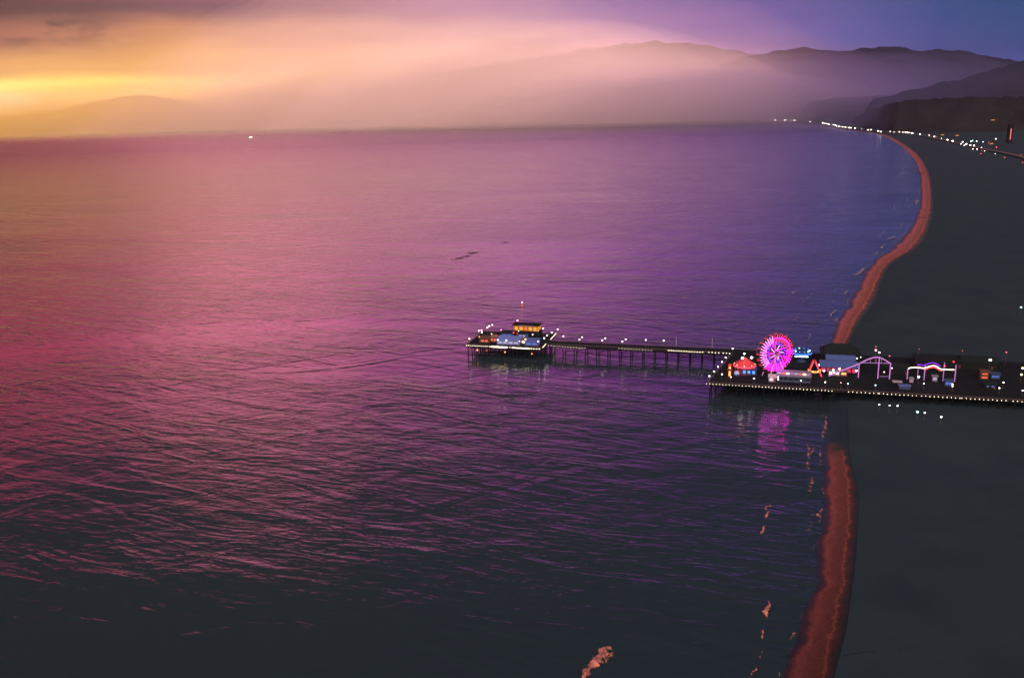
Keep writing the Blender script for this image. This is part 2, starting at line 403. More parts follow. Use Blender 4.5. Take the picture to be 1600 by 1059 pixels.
# ---------------------------------------------------------------- haze
def build_haze():
    bm = bmesh.new()
    bmesh.ops.create_cube(bm, size=1)
    x0, x1, y0, y1, z0, z1 = HB
    for v in bm.verts:
        v.co = Vector((x0 if v.co.x < 0 else x1, y0 if v.co.y < 0 else y1, z0 if v.co.z < 0 else z1))
    me = bpy.data.meshes.new('haze'); bm.to_mesh(me); bm.free()
    mt = bpy.data.materials.new('haze_air'); mt.use_nodes = True
    nt = mt.node_tree
    nt.nodes.remove(nt.nodes['Principled BSDF'])
    v = N(nt, 'ShaderNodeVolumePrincipled', i_Density=HAZE_D, i_Anisotropy=HAZE_G)
    v.inputs['Color'].default_value = (0.99, 0.985, 0.99, 1)
    nt.links.new(v.outputs[0], nt.nodes['Material Output'].inputs['Volume'])
    o = link('haze', me, mt)
    tag(o, kind='stuff')
HB = (-61000, 41000, -1600, 63000, -4.5, 1850)
HAZE_D, HAZE_G = 1.0e-5, 0.9
build_haze()

def fog_bank(az, dist, rx, ry, rz, cz, dens, g=-0.22, tint=(0.99, 0.985, 0.98), lump=0.16):
    """a soft-edged bank of mist hanging in front of the mountains"""
    bm = bmesh.new(); bmesh.ops.create_icosphere(bm, subdivisions=4, radius=1)
    a = rad(az); c, s_ = math.cos(a), math.sin(a)
    rx, ry, rz, cz = rx / 0.82, ry / 0.82, rz / 0.45, -0.55 * rz / 0.45       # a low cap: thin at its rim
    for v in bm.verts:
        v.co *= 1 + lump * noise.noise(v.co * 1.6 + Vector((az, rx * .001, dens * 1e5)))
        x, y, z = v.co.x * rx, v.co.y * ry, v.co.z * rz + cz
        y += dist
        v.co = Vector((x * c + y * s_, -x * s_ + y * c, max(z, -3.5)))
    me = bpy.data.meshes.new('mist'); bm.to_mesh(me); bm.free()
    mt = bpy.data.materials.new('mist_air'); mt.use_nodes = True
    nt = mt.node_tree; nt.nodes.remove(nt.nodes['Principled BSDF'])
    v = N(nt, 'ShaderNodeVolumePrincipled', i_Density=dens * 1.25, i_Anisotropy=g)
    v.inputs['Color'].default_value = (*tint, 1)
    nt.links.new(v.outputs[0], nt.nodes['Material Output'].inputs['Volume'])
    tag(link('mist', me, mt), kind='stuff')
for k, q in ((1.12, 0.24), (0.97, 0.30), (0.8, 0.36), (0.6, 0.46)):
    fog_bank(3, 11200, 2800 * k, 2400 * k, 1030 * k, 20, 4.4e-4 * q)
    fog_bank(-11, 14500, 3200 * k, 3000 * k, 820 * k, 20, 3.0e-4 * q, -0.22, (1.0, 0.93, 0.68))
    fog_bank(-23, 15500, 5400 * k, 3200 * k, 660 * k, 20, 3.0e-4 * q, 0.95, (1.0, 1.0, 0.5))
    fog_bank(-23, 15500, 5800 * k, 3300 * k, 660 * k, 20, 2.4e-4 * q, -0.22, (1.0, 0.95, 0.40))
    fog_bank(10, 8800, 2000 * k, 1700 * k, 700 * k, 20, 1.3e-4 * q)
    fog_bank(11.5, 9300, 2300 * k, 1700 * k, 620 * k, 20, 6.6e-4 * q, 0.78, (0.97, 0.93, 1.0))
    fog_bank(17.5, 8600, 2400 * k, 1500 * k, 540 * k, 20, 4.6e-4 * q, 0.82, (0.86, 0.88, 1.0))
    fog_bank(25, 5900, 1500 * k, 800 * k, 400 * k, 20, 2.6e-4 * q, 0.86, (0.75, 0.88, 1.0))
    fog_bank(14, 20300, 3600 * k, 1700 * k, 1400 * k, 20, 1.6e-4 * q, 0.3)
for k, q in ((1.42, 0.05), (1.32, 0.06), (1.22, 0.07), (1.12, 0.09), (1.02, 0.13), (0.9, 0.18), (0.76, 0.28), (0.6, 0.4)):
    fog_bank(-4.5 + 1.5 * (1.1 - k), 12600, 3600 * k, 2900 * k, 1230 * k, 20, 4.6e-4 * q, -0.22, (0.99, 0.98, 0.92), 0.3)

# ================================================================ things
PA = math.atan2(469.7 - 519.1, 285.5 - 118.6)            # pier direction
PO = Vector((118.6, 519.1, 0)); PU = Vector((math.cos(PA), math.sin(PA), 0)); PV = Vector((-math.sin(PA), math.cos(PA), 0))
DECK = 8.0
def Wp(a, b, z=DECK): return PO + PU * a + PV * b + Vector((0, 0, z))
def loc_ab(p):
    d = p - PO
    return d.dot(PU), d.dot(PV)
def V(px, py, b):
    """point of the upright plane at depth b across the pier"""
    d = ray(px, py); o = Vector((0, 0, CAM_H)) - PO
    t = (b - o.dot(PV)) / d.dot(PV)
    return Vector((0, 0, CAM_H)) + d * t

class MB:
    def __init__(s): s.bm = bmesh.new(); s.mi = 0
    def _mark(s, geom):
        for f in geom: f.material_index = s.mi
    def box(s, c, size, rz=0.0, top=1.0):
        r = bmesh.ops.create_cube(s.bm, size=1)
        M = Matrix.Translation(Vector(c)) @ Matrix.Rotation(rz, 4, 'Z')
        for v in r['verts']:
            k = top if v.co.z > 0 else 1.0
            v.co = M @ Vector((v.co.x * size[0] * k, v.co.y * size[1] * k, v.co.z * size[2]))
        s._mark({f for v in r['verts'] for f in v.link_faces}); return s
    def bar(s, p, q, r, n=8, r2=None):
        p, q = Vector(p), Vector(q); d = q - p
        g = bmesh.ops.create_cone(s.bm, cap_ends=True, segments=n, radius1=r, radius2=r if r2 is None else r2, depth=d.length)
        M = Matrix.Translation((p + q) / 2) @ d.to_track_quat('Z', 'Y').to_matrix().to_4x4()
        for v in g['verts']: v.co = M @ v.co
        s._mark({f for v in g['verts'] for f in v.link_faces}); return s
    def ball(s, c, r, n=10, sz=1.0):
        g = bmesh.ops.create_uvsphere(s.bm, u_segments=n, v_segments=max(5, n // 2 + 1), radius=r)
        for v in g['verts']: v.co = Vector((v.co.x, v.co.y, v.co.z * sz)) + Vector(c)
        s._mark({f for v in g['verts'] for f in v.link_faces}); return s
    def lathe(s, prof, n=16, c=(0, 0, 0)):
        rings = [[s.bm.verts.new((c[0] + r * math.cos(2 * math.pi * i / n), c[1] + r * math.sin(2 * math.pi * i / n), c[2] + z)) for i in range(n)] for r, z in prof]
        fs = []
        for a, b in zip(rings, rings[1:]):
            for i in range(n): fs.append(s.bm.faces.new((a[i], a[(i + 1) % n], b[(i + 1) % n], b[i])))
        fs.append(s.bm.faces.new(list(reversed(rings[0])))); fs.append(s.bm.faces.new(rings[-1]))
        s._mark(fs); return s
    def prism(s, poly, z0, z1):
        lo = [s.bm.verts.new((x, y, z0)) for x, y in poly]; hi = [s.bm.verts.new((x, y, z1)) for x, y in poly]
        n = len(poly); fs = [s.bm.faces.new(list(reversed(lo))), s.bm.faces.new(hi)]
        for i in range(n): fs.append(s.bm.faces.new((lo[i], lo[(i + 1) % n], hi[(i + 1) % n], hi[i])))
        s._mark(fs); return s
    def gable(s, w, d, z, h, over=0.6):
        """pitched roof, ridge along x"""
        x, y = w / 2 + over, d / 2 + over
        v = [s.bm.verts.new(p) for p in ((-x, -y, z), (x, -y, z), (x, y, z), (-x, y, z), (-x, 0, z + h), (x, 0, z + h), (-x, -y, z - .25), (x, -y, z - .25), (x, y, z - .25), (-x, y, z - .25))]
        fs = [s.bm.faces.new([v[i] for i in f]) for f in ((0, 1, 5, 4), (2, 3, 4, 5), (0, 4, 3), (1, 2, 5), (6, 9, 8, 7), (0, 6, 7, 1), (1, 7, 8, 2), (2, 8, 9, 3), (3, 9, 6, 0))]
        s._mark(fs); return s
    def hip(s, w, d, z, h, over=0.6, k=0.45):
        x, y = w / 2 + over, d / 2 + over
        v = [s.bm.verts.new(p) for p in ((-x, -y, z), (x, -y, z), (x, y, z), (-x, y, z), (-x * k, 0, z + h), (x * k, 0, z + h))]
        fs = [s.bm.faces.new([v[i] for i in f]) for f in ((0, 1, 5, 4), (2, 3, 4, 5), (0, 4, 3), (1, 2, 5), (0, 3, 2, 1))]
        s._mark(fs); return s
    def build(s, name, mats, parent=None, smooth=False):
        me = bpy.data.meshes.new(name)
        bmesh.ops.recalc_face_normals(s.bm, faces=s.bm.faces)
        if smooth:
            for f in s.bm.faces: f.smooth = True
        s.bm.to_mesh(me); s.bm.free()
        o = bpy.data.objects.new(name, me); COL.objects.link(o)
        for mt in (mats if isinstance(mats, (list, tuple)) else [mats]): me.materials.append(mt)
        if parent: o.parent = parent
        return o

def glow(name, c, s):
    mt, nt, b = nmat(name)
    tc = N(nt, 'ShaderNodeTexCoord'); nz = N(nt, 'ShaderNodeTexNoise', i_Scale=1.3, i_Detail=2.0); nt.links.new(tc.outputs['Object'], nz.inputs[0])
    nt.links.new(ramp(nt, nz.outputs[0], [(0.35, tuple(x * 0.75 for x in c)), (0.65, c)]), b.inputs['Emission Color'])
    b.inputs['Base Color'].default_value = (*[min(1, x) * .5 for x in c], 1); b.inputs['Emission Strength'].default_value = s; b.inputs['Roughness'].default_value = .5
    return mt

M = dict(
    pile=mat('pile_timber', (0.005, 0.009, 0.011), .9, spec=.05), deck=mat('deck_planks', (0.008, 0.014, 0.017), .9, scale=.3, spec=.08), rail=mat('rail_paint', (0.07, 0.075, 0.085), .6),
    pole=mat('pole_paint', (0.05, 0.055, 0.06), .5), pale=mat('pale_paint', (0.14, 0.17, 0.22), .6), steel=mat('wheel_steel', (0.12, 0.07, 0.08), .45, .4),
    dark=mat('dark_wall', (0.008, 0.013, 0.016), .9, spec=.1), darkroof=mat('dark_roof', (0.008, 0.017, 0.02), .9, spec=.1), tan=mat('tan_wall', (0.12, 0.09, 0.07), .8), brown=mat('brown_wall', (0.06, 0.03, 0.026), .8),
    bluewhite=mat('pale_blue_metal', (0.10, 0.19, 0.55), .55), slate=mat('blue_metal', (0.055, 0.12, 0.36), .55), bluewall=mat('blue_wall', (0.008, 0.04, 0.11), .7), redcloth=mat('red_canvas', (0.55, 0.05, 0.06), .8),
    orange=mat('orange_paint', (0.6, 0.2, 0.05), .7), yellow=mat('yellow_paint', (0.75, 0.48, 0.06), .7), white=mat('white_paint', (0.3, 0.33, 0.38), .6), violet=mat('violet_paint', (0.5, 0.32, 0.75), .5),
    asphalt=mat('asphalt', (0.05, 0.05, 0.052), .9, scale=.05), rock=mat('groyne_rock', (0.06, 0.055, 0.055), .9),
)
E = dict(
    white=glow('lamp_white', (1, .93, .9), 11), bulb=glow('bulb_warm', (1, .86, .6), 5.0), cyan=glow('lamp_cyan', (.5, 1, 1), 7), pink=glow('lamp_pink', (1, .45, .55), 6), red=glow('lamp_red', (1, .12, .1), 3.0),
    amber=glow('lamp_amber', (1, .45, .12), 2.6), cream=glow('neon_cream', (1, .78, .55), 3.2), warm=glow('lit_window_warm', (1, .55, .2), 1.0), gold=glow('lit_gold', (1, .5, .06), .62), rust=glow('lit_rust', (1, .22, .1), .55),
    redneon=glow('neon_red', (1, .05, .09), 2.2), magwall=glow('lit_magenta', (1, .08, .3), .16), blue=glow('neon_blue', (.05, .22, 1), 2.2), bluelit=glow('lit_blue', (.08, .25, 1), .35), paleblue=glow('lit_pale_blue', (.45, .58, 1), .35),
    violet=glow('neon_violet', (.62, .3, .9), .42), dimviolet=glow('neon_violet_dim', (.4, .3, .8), .3), yellow=glow('lamp_yellow', (1, .85, .3), 7), dimred=glow('lamp_dim_red', (1, .25, .22), .8),
    mag=glow('led_magenta', (1, .006, .85), 18), magextra=glow('led_magenta_extra', (1, .004, .85), 70), magsoft=glow('led_magenta_soft', (1, .010, .8), 6.0), pinkw=glow('led_pink_white', (1, .30, .82), 4.6), ledred=glow('led_red', (1, .03, .16), 3.0), ledblue=glow('led_blue', (.2, .02, 1), 2.5),
    coast=glow('coast_lamp', (1, .88, .72), 16), coastcyan=glow('coast_cyan', (.4, 1, .95), 10), coastred=glow('coast_red', (1, .15, .12), 4), yachtglow=glow('yacht_glow', (1, .8, .6), 12), coastfar=glow('coast_lamp_far', (1, .85, .7), 70),
)
ORD = 'first second third fourth fifth sixth seventh eighth ninth tenth eleventh twelfth'.split()
def nth(i):
    if i < 12: return ORD[i]
    n = i + 1
    return '%d%s' % (n, 'th' if 10 <= n % 100 <= 20 else {1: 'st', 2: 'nd', 3: 'rd'}.get(n % 10, 'th'))
def clone(o, parent=None):
    c = o.copy(); COL.objects.link(c); c.parent = parent
    for ch in list(o.children): clone(ch, c)
    return c

# ---------------------------------------------------------------- the three pile-built decks
def pier_thing(name, label, poly, rows, edges, base_ab, pile_r=.42):
    A0, B0 = base_ab
    r = root(name, Wp(A0, B0, 0), PA, label, 'pier')
    L = lambda a, b: (a - A0, b - B0)
    MB().prism([L(*p) for p in poly], DECK - .9, DECK).build('deck', M['deck'], r)
    for bents in rows:
        beams = MB()
        for a, b in bents:
            x, y = L(a, b)
            MB().bar((x, y, -4), (x, y, DECK - .9), pile_r, 8, pile_r * .85).build('pile', M['pile'], r)
        for (a, b), (a2, b2) in zip(bents, bents[1:]):
            p, q = L(a, b), L(a2, b2)
            beams.bar((*p, DECK - 1.5), (*q, DECK - 1.5), .28, 4)
            beams.bar((*p, 1.2), (*q, DECK - 1.5), .14, 4)
        beams.build('beam', M['pile'], r)
    for (p, q) in edges:
        rm = MB(); p, q = Vector(L(*p)), Vector(L(*q)); n = max(2, int((q - p).length / 3))
        for i in range(n + 1):
            c = p.lerp(q, i / n); rm.box((c.x, c.y, DECK + .55), (.14, .14, 1.1))
        for z in (.5, .8, 1.12):
            rm.bar((p.x, p.y, DECK + z), (q.x, q.y, DECK + z), .06, 4)
        rm.build('railing', M['rail'], r)
    return r
pier_thing('amusement_pier', 'wide dark pier on piles carrying the ferris wheel and rides', [(0, 0), (245, 0), (245, 70.5), (12, 70.5)],
           [[(2 + 8 * i, 1.2) for i in range(25)], [(5 + 8 * i, 14) for i in range(25)], [(8 + 8 * i, 30) for i in range(22)], [(2.5 + 1.7 * j, 1.2 + 9 * (j + 1)) for j in range(7)]],
           [((0.3, .3), (244, .3)), ((.4, .6), (12.2, 70))], (0, 0))
pier_thing('boardwalk_pier', 'long narrow boardwalk on paired piles linking platform to shore', [(-118.5, 71), (245, 71), (245, 82.5), (-118.5, 82.5)],
           [[(-115 + 8.2 * i, 72) for i in range(17)], [(-115 + 8.2 * i, 81) for i in range(17)]],
           [((-118, 71.3), (10, 71.3)), ((-118, 82.2), (60, 82.2))], (-118, 71))
pier_thing('fishing_platform', 'square platform at the seaward end of the boardwalk with lit restaurants', [(-177, 60), (-119, 60), (-119, 103), (-177, 103)],
           [[(-175.5 + 3.1 * i + (j % 2) * 1.5, 61 + 9.8 * j) for i in range(18)] for j in range(5)],
           [((-176.8, 60.3), (-119.2, 60.3)), ((-119.3, 60.5), (-119.3, 70.5)), ((-119.3, 83), (-119.3, 102.7)), ((-176.7, 60.5), (-176.7, 102.7)), ((-176.8, 102.7), (-119.3, 102.7))], (-148, 80))

# ---------------------------------------------------------------- strings of bulbs along the deck edges
def string(px0, px1, py0, py1, b, step, label, grp, r=.24, mt='bulb'):
    p, q = V(px0, py0, b), V(px1, py1, b)
    s = root('string_lights', p, 0, label, 'string lights', grp)
    n = min(100, max(2, int((q - p).length / step)))
    w = MB(); pts = [(q - p) * (i / n) for i in range(n + 1)]
    for u, v in zip(pts, pts[1:]): w.bar(u, v, .03, 4)
    w.build('wire', M['pole'], s)
    proto = MB().ball((0, 0, -.2), r, 8).build('bulb', E[mt], s)
    for i, u in enumerate(pts):
        o = proto if i == 0 else clone(proto, s)
        o.location = u + Vector((0, 0, .12 * math.sin(i * 2.1)))
for i, (x0, x1) in enumerate(((1104, 1160), (1165.5, 1222), (1228, 1278), (1284, 1300), (1326, 1372), (1374, 1432), (1440, 1500), (1503, 1572), (1583, 1604))):
    y = lambda x: 599 + (x - 1104) * .0565
    string(x0, x1, y(x0), y(x1), -.25, 1.9 if x1 < 1310 else 2.1, 'row of warm bulbs on front edge of wide pier, %s from its seaward corner' % nth(i), 'bulb strings on the front edge of the wide pier', .17)
for i, (x0, x1, y0, y1, st, rr) in enumerate(((857, 914, 539.5, 543.6, 2.0, .16), (967, 1018, 544.2, 546.8, 2.0, .16), (1044.7, 1077, 547, 548.9, 1.7, .27), (1081, 1098, 549.2, 550, 1.7, .27), (1107.5, 1123, 550, 550.8, 1.9, .25), (1130, 1140, 551.2, 551.8, 1.9, .25))):
    string(x0, x1, y0, y1, 70.9, st, 'row of small bulbs along near boardwalk edge, %s from the platform' % nth(i), 'bulb strings on the boardwalk', rr)
for i, (x0, x1, y0, y1, st, rr) in enumerate(((729, 768, 539.2, 541.1, 1.5, .22), (768, 791, 541.1, 542.3, 1.2, .5), (793, 801, 542.4, 542.8, 1.6, .22), (801, 826, 542.8, 544.1, 1.4, .42), (826, 842.5, 544.1, 544.9, 1.7, .3))):
    string(x0, x1, y0, y1, 59.7, st, 'row of warm bulbs on front edge of end platform, %s from its left corner' % nth(i), 'bulb strings on the end platform', rr)
def edge_tube(name, a, b0, b1, label):
    o = MB(); o.bar((0, 0, .9), (0, b1 - b0, .9), .16, 6)
    t = root('light_strip', Wp(a, b0), PA, label, 'light strip', 'light strips on the platform side')
    o.build('tube', E['cream'], t); br = MB()
    for k in range(4): br.bar((0, (b1 - b0) * k / 3, 0), (0, (b1 - b0) * k / 3, .8), .05, 4)
    br.build('bracket', M['pole'], t)
edge_tube('light_strip', -119, 60.4, 70.6, 'short cream light strip on shore side of the end platform near its front')
edge_tube('light_strip', -118.9, 83.5, 102.4, 'long cream light strip on shore side of the end platform beyond the boardwalk')

# ---------------------------------------------------------------- lamp posts on the piers
def make_lamp(h, r, em, name='lamp_post'):
    t = root(name, (0, 0, 0))
    MB().bar((0, 0, 0), (0, 0, h - r * .8), .11, 6, .07).box((0, 0, .2), (.4, .4, .4)).build('pole', M['pole'], t)
    g = MB().ball((0, 0, h), r, 12, .8).build('lamp_globe', E[em], t, True)
    MB().lathe([(r * .3, 0), (r * .5, .1), (.05, .3)], 8, (0, 0, h + r * .75)).build('cap', M['pole'], g)
    return t
LAMPS = {}
def lamp(px, py, h, r, em, label, grp, z=DECK):
    """a lamp whose globe is seen at px,py and whose foot stands on the deck"""
    p = G(px, py, z + h)
    key = (h, r, em)
    o = clone(LAMPS[key]) if key in LAMPS else LAMPS.setdefault(key, make_lamp(h, r, em))
    o.location = (p.x, p.y, z); tag(o, label, 'lamp', grp)
for i, (x, y) in enumerate(((905.4, 530.3), (941, 531.6), (972.5, 533.5), (1009, 531))):
    lamp(x, y, 5.2, .38, 'white', 'white globe lamp on near rail of boardwalk, %s from the platform' % nth(i), 'lamps on the boardwalk')
for i, (x, y) in enumerate(((880.3, 525.2), (909.7, 526.6), (945.9, 528.4), (977.6, 529.8), (1037, 532))):
    lamp(x, y, 3.6, .36, 'white', 'white globe lamp on far rail of boardwalk, %s from the platform' % nth(i), 'lamps on the boardwalk')
for i, (x, y) in enumerate(((1108.4, 587.4), (1115.5, 580), (1122, 573), (1128, 565.3), (1133.8, 558.3), (1144.7, 544.5))):
    lamp(x, y, 4.6, .36, 'white', 'white globe lamp on seaward side of the wide pier, %s from its front corner' % nth(i), 'lamps on the seaward side of the wide pier')
for i, (x, y, em) in enumerate(((1128, 584.5, 'white'), (1142, 589, 'white'), (1178, 591, 'white'), (1215.8, 589, 'white'), (1215.8, 592.8, 'white'), (1251.5, 594.6, 'white'), (1289.5, 596.8, 'white'), (1325, 599.3, 'cyan'), (1368, 601.6, 'cyan'), (1443.6, 599, 'white'), (1561.5, 606, 'white'), (1568, 597.6, 'white'), (1598, 610, 'white'))):
    lamp(x, y, 3.2, .34 if i != 1 else .28, em, '%s globe lamp along front walk of the wide pier, %s from its seaward end' % ('bluish white' if em == 'cyan' else 'white', nth(i)), 'lamps along the front walk of the wide pier')
for i, (x, y, em, r_) in enumerate(((1280.4, 570, 'white', .75), (1287.5, 579, 'white', .8), (1299, 560, 'white', .6), (1302, 578, 'white', .75), (1312, 576, 'white', .75), (1338, 579, 'white', .85), (1334.5, 561.4, 'white', .6), (1339, 559.7, 'white', .5), (1342.4, 553.7, 'white', .5), (1345, 558, 'cyan', .4), (1314, 597.7, 'pink', .35), (1381.5, 581, 'pink', .6), (1393.4, 575, 'white', .5), (1420, 576, 'white', .7), (1435.7, 588.7, 'cyan', .9))):
    lamp(x, y, 4.0, r_ * .66, em, '%s lamp among the rides right of the wheel, %s counting shoreward' % ({'white': 'white', 'cyan': 'bluish', 'pink': 'pink'}[em], nth(i)), 'lamps among the rides')
for i, (x, y, em, r_) in enumerate(((1368.5, 547, 'pink', .6), (1374, 550.6, 'pink', .6), (1390, 556, 'dimred', .5), (1368.5, 541.5, 'dimred', .4), (1436, 545.5, 'dimred', .3), (1504, 548, 'dimred', .3), (1547.4, 562.3, 'white', .75), (1572.5, 550.3, 'dimred', .5))):
    lamp(x, y, 9.0, r_, em, '%s lamp on a tall mast behind the rides, %s counting shoreward' % ({'pink': 'rosy', 'dimred': 'dim red', 'white': 'large white'}[em], nth(i)), 'tall mast lamps behind the rides')
for i, (x, y, em) in enumerate(((1598, 575, 'yellow'), (1596, 585, 'yellow'))):
    lamp(x, y, 4.5, .6, em, ('upper' if i == 0 else 'lower') + ' yellow lamp at the shoreward edge of the view on the pier', 'yellow lamps at the pier landing')
PLAT = [(733.5, 529.3, 'white'), (748.3, 516.7, 'white'), (752.3, 516, 'white'), (753, 519.3, 'white'), (761.5, 511.7, 'white'), (764.5, 509.3, 'white'), (769.2, 507.5, 'white')]
for i, (x, y, em) in enumerate(PLAT):
    lamp(x, y, 5.2, .38, em, 'white globe lamp on the seaward side of the end platform, %s from its front' % nth(i), 'lamps on the end platform')
for i, (x, y, em, h) in enumerate(((850.4, 528.2, 'white', 4.5), (855, 524, 'white', 4.5), (862, 519.3, 'white', 4.5), (848.5, 513, 'white', 6.5), (843.2, 508.4, 'white', 7.5), (871.3, 514.4, 'white', 5.5))):
    lamp(x, y, h, .37, em, 'white globe lamp on the shore side of the end platform, %s from its front' % nth(i), 'lamps on the end platform')
# little red lamps hung under the platform deck
for i, (x, y, k) in enumerate(((745.7, 546.8, .55), (760.6, 547.4, .4), (789, 550, .45), (831, 552.7, .42))):
    p = V(x, y, 59.6)
    t = root('hanging_lamp', p, 0, 'amber lamp hung under the platform front, %s from the left' % nth(i), 'lamp', 'amber lamps under the platform')
    MB().ball((0, 0, 0), k, 8).build('lamp_globe', E['amber' if i != 1 else 'dimred'], t, True); MB().bar((0, 0, k), (0, 0, DECK - p.z - .5), .04, 4).build('cord', M['pole'], t)
# pale flag masts on the boardwalk
for i, (x, y0, y1) in enumerate(((1056.4, 525, 541), (1112.6, 528.5, 543.5))):
    p = G(x, y1, DECK)
    t = root('flag_mast', p, 0, 'pale bare mast on the boardwalk, ' + ('the one nearer the platform' if i == 0 else 'the one nearer the wheel'), 'mast', 'pale masts on the boardwalk')
    MB().bar((0, 0, 0), (0, 0, 7.0), .3, 8, .22).build('pole', M['pale'], t); MB().ball((0, 0, 7.1), .32, 8).build('finial', M['pale'], t)

# ---------------------------------------------------------------- ferris wheel
def ferris_wheel():
    base = G(1209, 590, DECK)
    t = root('ferris_wheel', base, rad(16), 'tall ferris wheel glowing magenta, pink and red above the pier', 'ferris wheel')
    H, R, T = 16.4, 11.8, 1.7
    def P(r, a, y): return Vector((r * math.sin(a), y, H + r * math.cos(a)))
    for y in (-T, T):
        o = MB()
        for rr, th in ((R, .16), (R * .86, .10)):
            for k in range(40):
                o.bar(P(rr, k * math.pi / 20, y), P(rr, (k + 1) * math.pi / 20, y), th, 5)
        o.build('rim', M['steel'], t)
        o = MB()
        for k in range(40): o.bar(P(R * .5, k * math.pi / 20, y - .12 if y < 0 else y + .12), P(R * .5, (k + 1) * math.pi / 20, y - .12 if y < 0 else y + .12), .11, 5)
        o.build('light_ring', E['ledblue'], t)
        if y < 0:
            for rr in (.80,):
                o = MB()
                for k in range(40): o.bar(P(R * rr, k * math.pi / 20, y - .3), P(R * rr, (k + 1) * math.pi / 20, y - .3), .03, 4)
                o.build('light_ring', E['magextra'], t)  # extra ring added to strengthen the wheel's reflection in the water
    cross = MB()
    for k in range(20): cross.bar(P(R, k * math.pi / 10, -T), P(R, k * math.pi / 10, T), .09, 5)
    cross.build('cross_bar', M['steel'], t)
    MB().bar((0, -T - 1.2, H), (0, T + 1.2, H), .9, 12).build('hub', M['steel'], t)
    for y, cnt in ((-T - .1, 40), (T + .1, 20)):
        for k in range(cnt):
            a = 2 * math.pi * k / cnt; da = .46
            pts = [P(R * .13, a - da * 1.5, y), P(R * .42, a - da * .55, y), P(R * .60, a - da * .2, y), P(R * .98, a, y)]
            o = MB()
            side = math.sin(a); up = math.cos(a)
            seg = (0, 1, 2) if cnt == 40 else (0, 0, 1)
            for j in range(3):
                if y < 0 and ((j == 0 and k % 4) or (j == 1 and k % 2)): continue
                o.mi = seg[j]; o.bar(pts[j], pts[j + 1], (.13, .11, .13)[j] * (1 if k % 2 == 0 or cnt == 20 else .8), 5)
            outer = E['pinkw'] if side < -.25 else (E['ledred'] if up > .1 or k % 3 == 0 else E['mag'])
            if up < -.75: outer = E['mag']
            mid = E['ledblue'] if k % 8 in (2, 4) else (E['magsoft'] if side < .2 or up < 0 else E['ledred'])
            o.build('spoke', [E['pinkw'] if k % 8 else E['magsoft'], mid, outer] if y < 0 else [M['steel'], M['steel'], M['steel']], t)
    proto = None
    for k in range(20):
        p = P(R + .1, k * math.pi / 10, 0)
        if proto is None:
            proto = MB().lathe([(.5, -2.0), (.95, -1.7), (1.0, -.9), (.9, -.85)], 10).build('gondola', M['dark'], t)
            c = MB().lathe([(1.1, -.25), (.7, .1), (.1, .35)], 10).build('canopy', M['redcloth'], proto)
            for q in range(4): pass
            MB().bar((0, 0, -1.2), (0, 0, -.2), .07, 5).build('post', M['steel'], proto)
            g = proto
        else: g = clone(proto, t)
        g.location = p
    for sx in (-1, 1):
        for y in (-T - 1.0, T + 1.0):
            MB().bar((sx * 6.2, y * 1.5, 0), (0, y, H), .38, 8, .26).build('support_leg', M['white'], t)
    MB().box((0, 0, .5), (15, 8, 1.0)).build('base', M['dark'], t)
ferris_wheel()

# ---------------------------------------------------------------- buildings and stalls
def building(name, label, cat, px, py, w, d, h, wall, roof, kind='flat', rh=1.5, wins=(), rz=PA, grp=None, z=DECK, door=True):
    """wins: (x along front, z, width, height, material) panes set into the front wall"""
    p = G(px, py, z)                                   # middle of the front foot
    t = root(name, p, rz, label, cat, grp)
    MB().box((0, d / 2, h / 2), (w, d, h)).build('wall', wall, t)
    o = MB()
    if kind == 'flat': o.box((0, d / 2, h + .2), (w + .9, d + .9, .4))
    elif kind == 'gable': o.gable(w, d, h + .05, rh)
    elif kind == 'hip': o.hip(w, d, h + .05, rh)
    elif kind == 'shed':
        o.prism([(-w / 2 - .5, -1.2), (w / 2 + .5, -1.2), (w / 2 + .5, d + .4), (-w / 2 - .5, d + .4)], h + .05, h + .3)
        for v in o.bm.verts: v.co.z += (v.co.y + 1.2) / (d + 1.6) * rh
    ro = o.build('roof', roof, t)
    if kind in ('gable', 'hip'): ro.location = (0, d / 2, 0)
    for x, zz, ww, hh, em in wins:
        f = MB().box((x, -.06, zz), (ww + .3, .12, hh + .3)).build('window', M['dark'], t)
        MB().box((x, -.14, zz), (ww, .06, hh)).build('pane', em, f)
    if door: MB().box((w * .36, -.05, 1.05), (1.1, .1, 2.1)).build('door', M['brown'], t)
    return t
row = lambda n, w, z, hh, em, frac=.7: [(-w / 2 + w * (i + .5) / n, z, w / n * frac, hh, em) for i in range(n)]
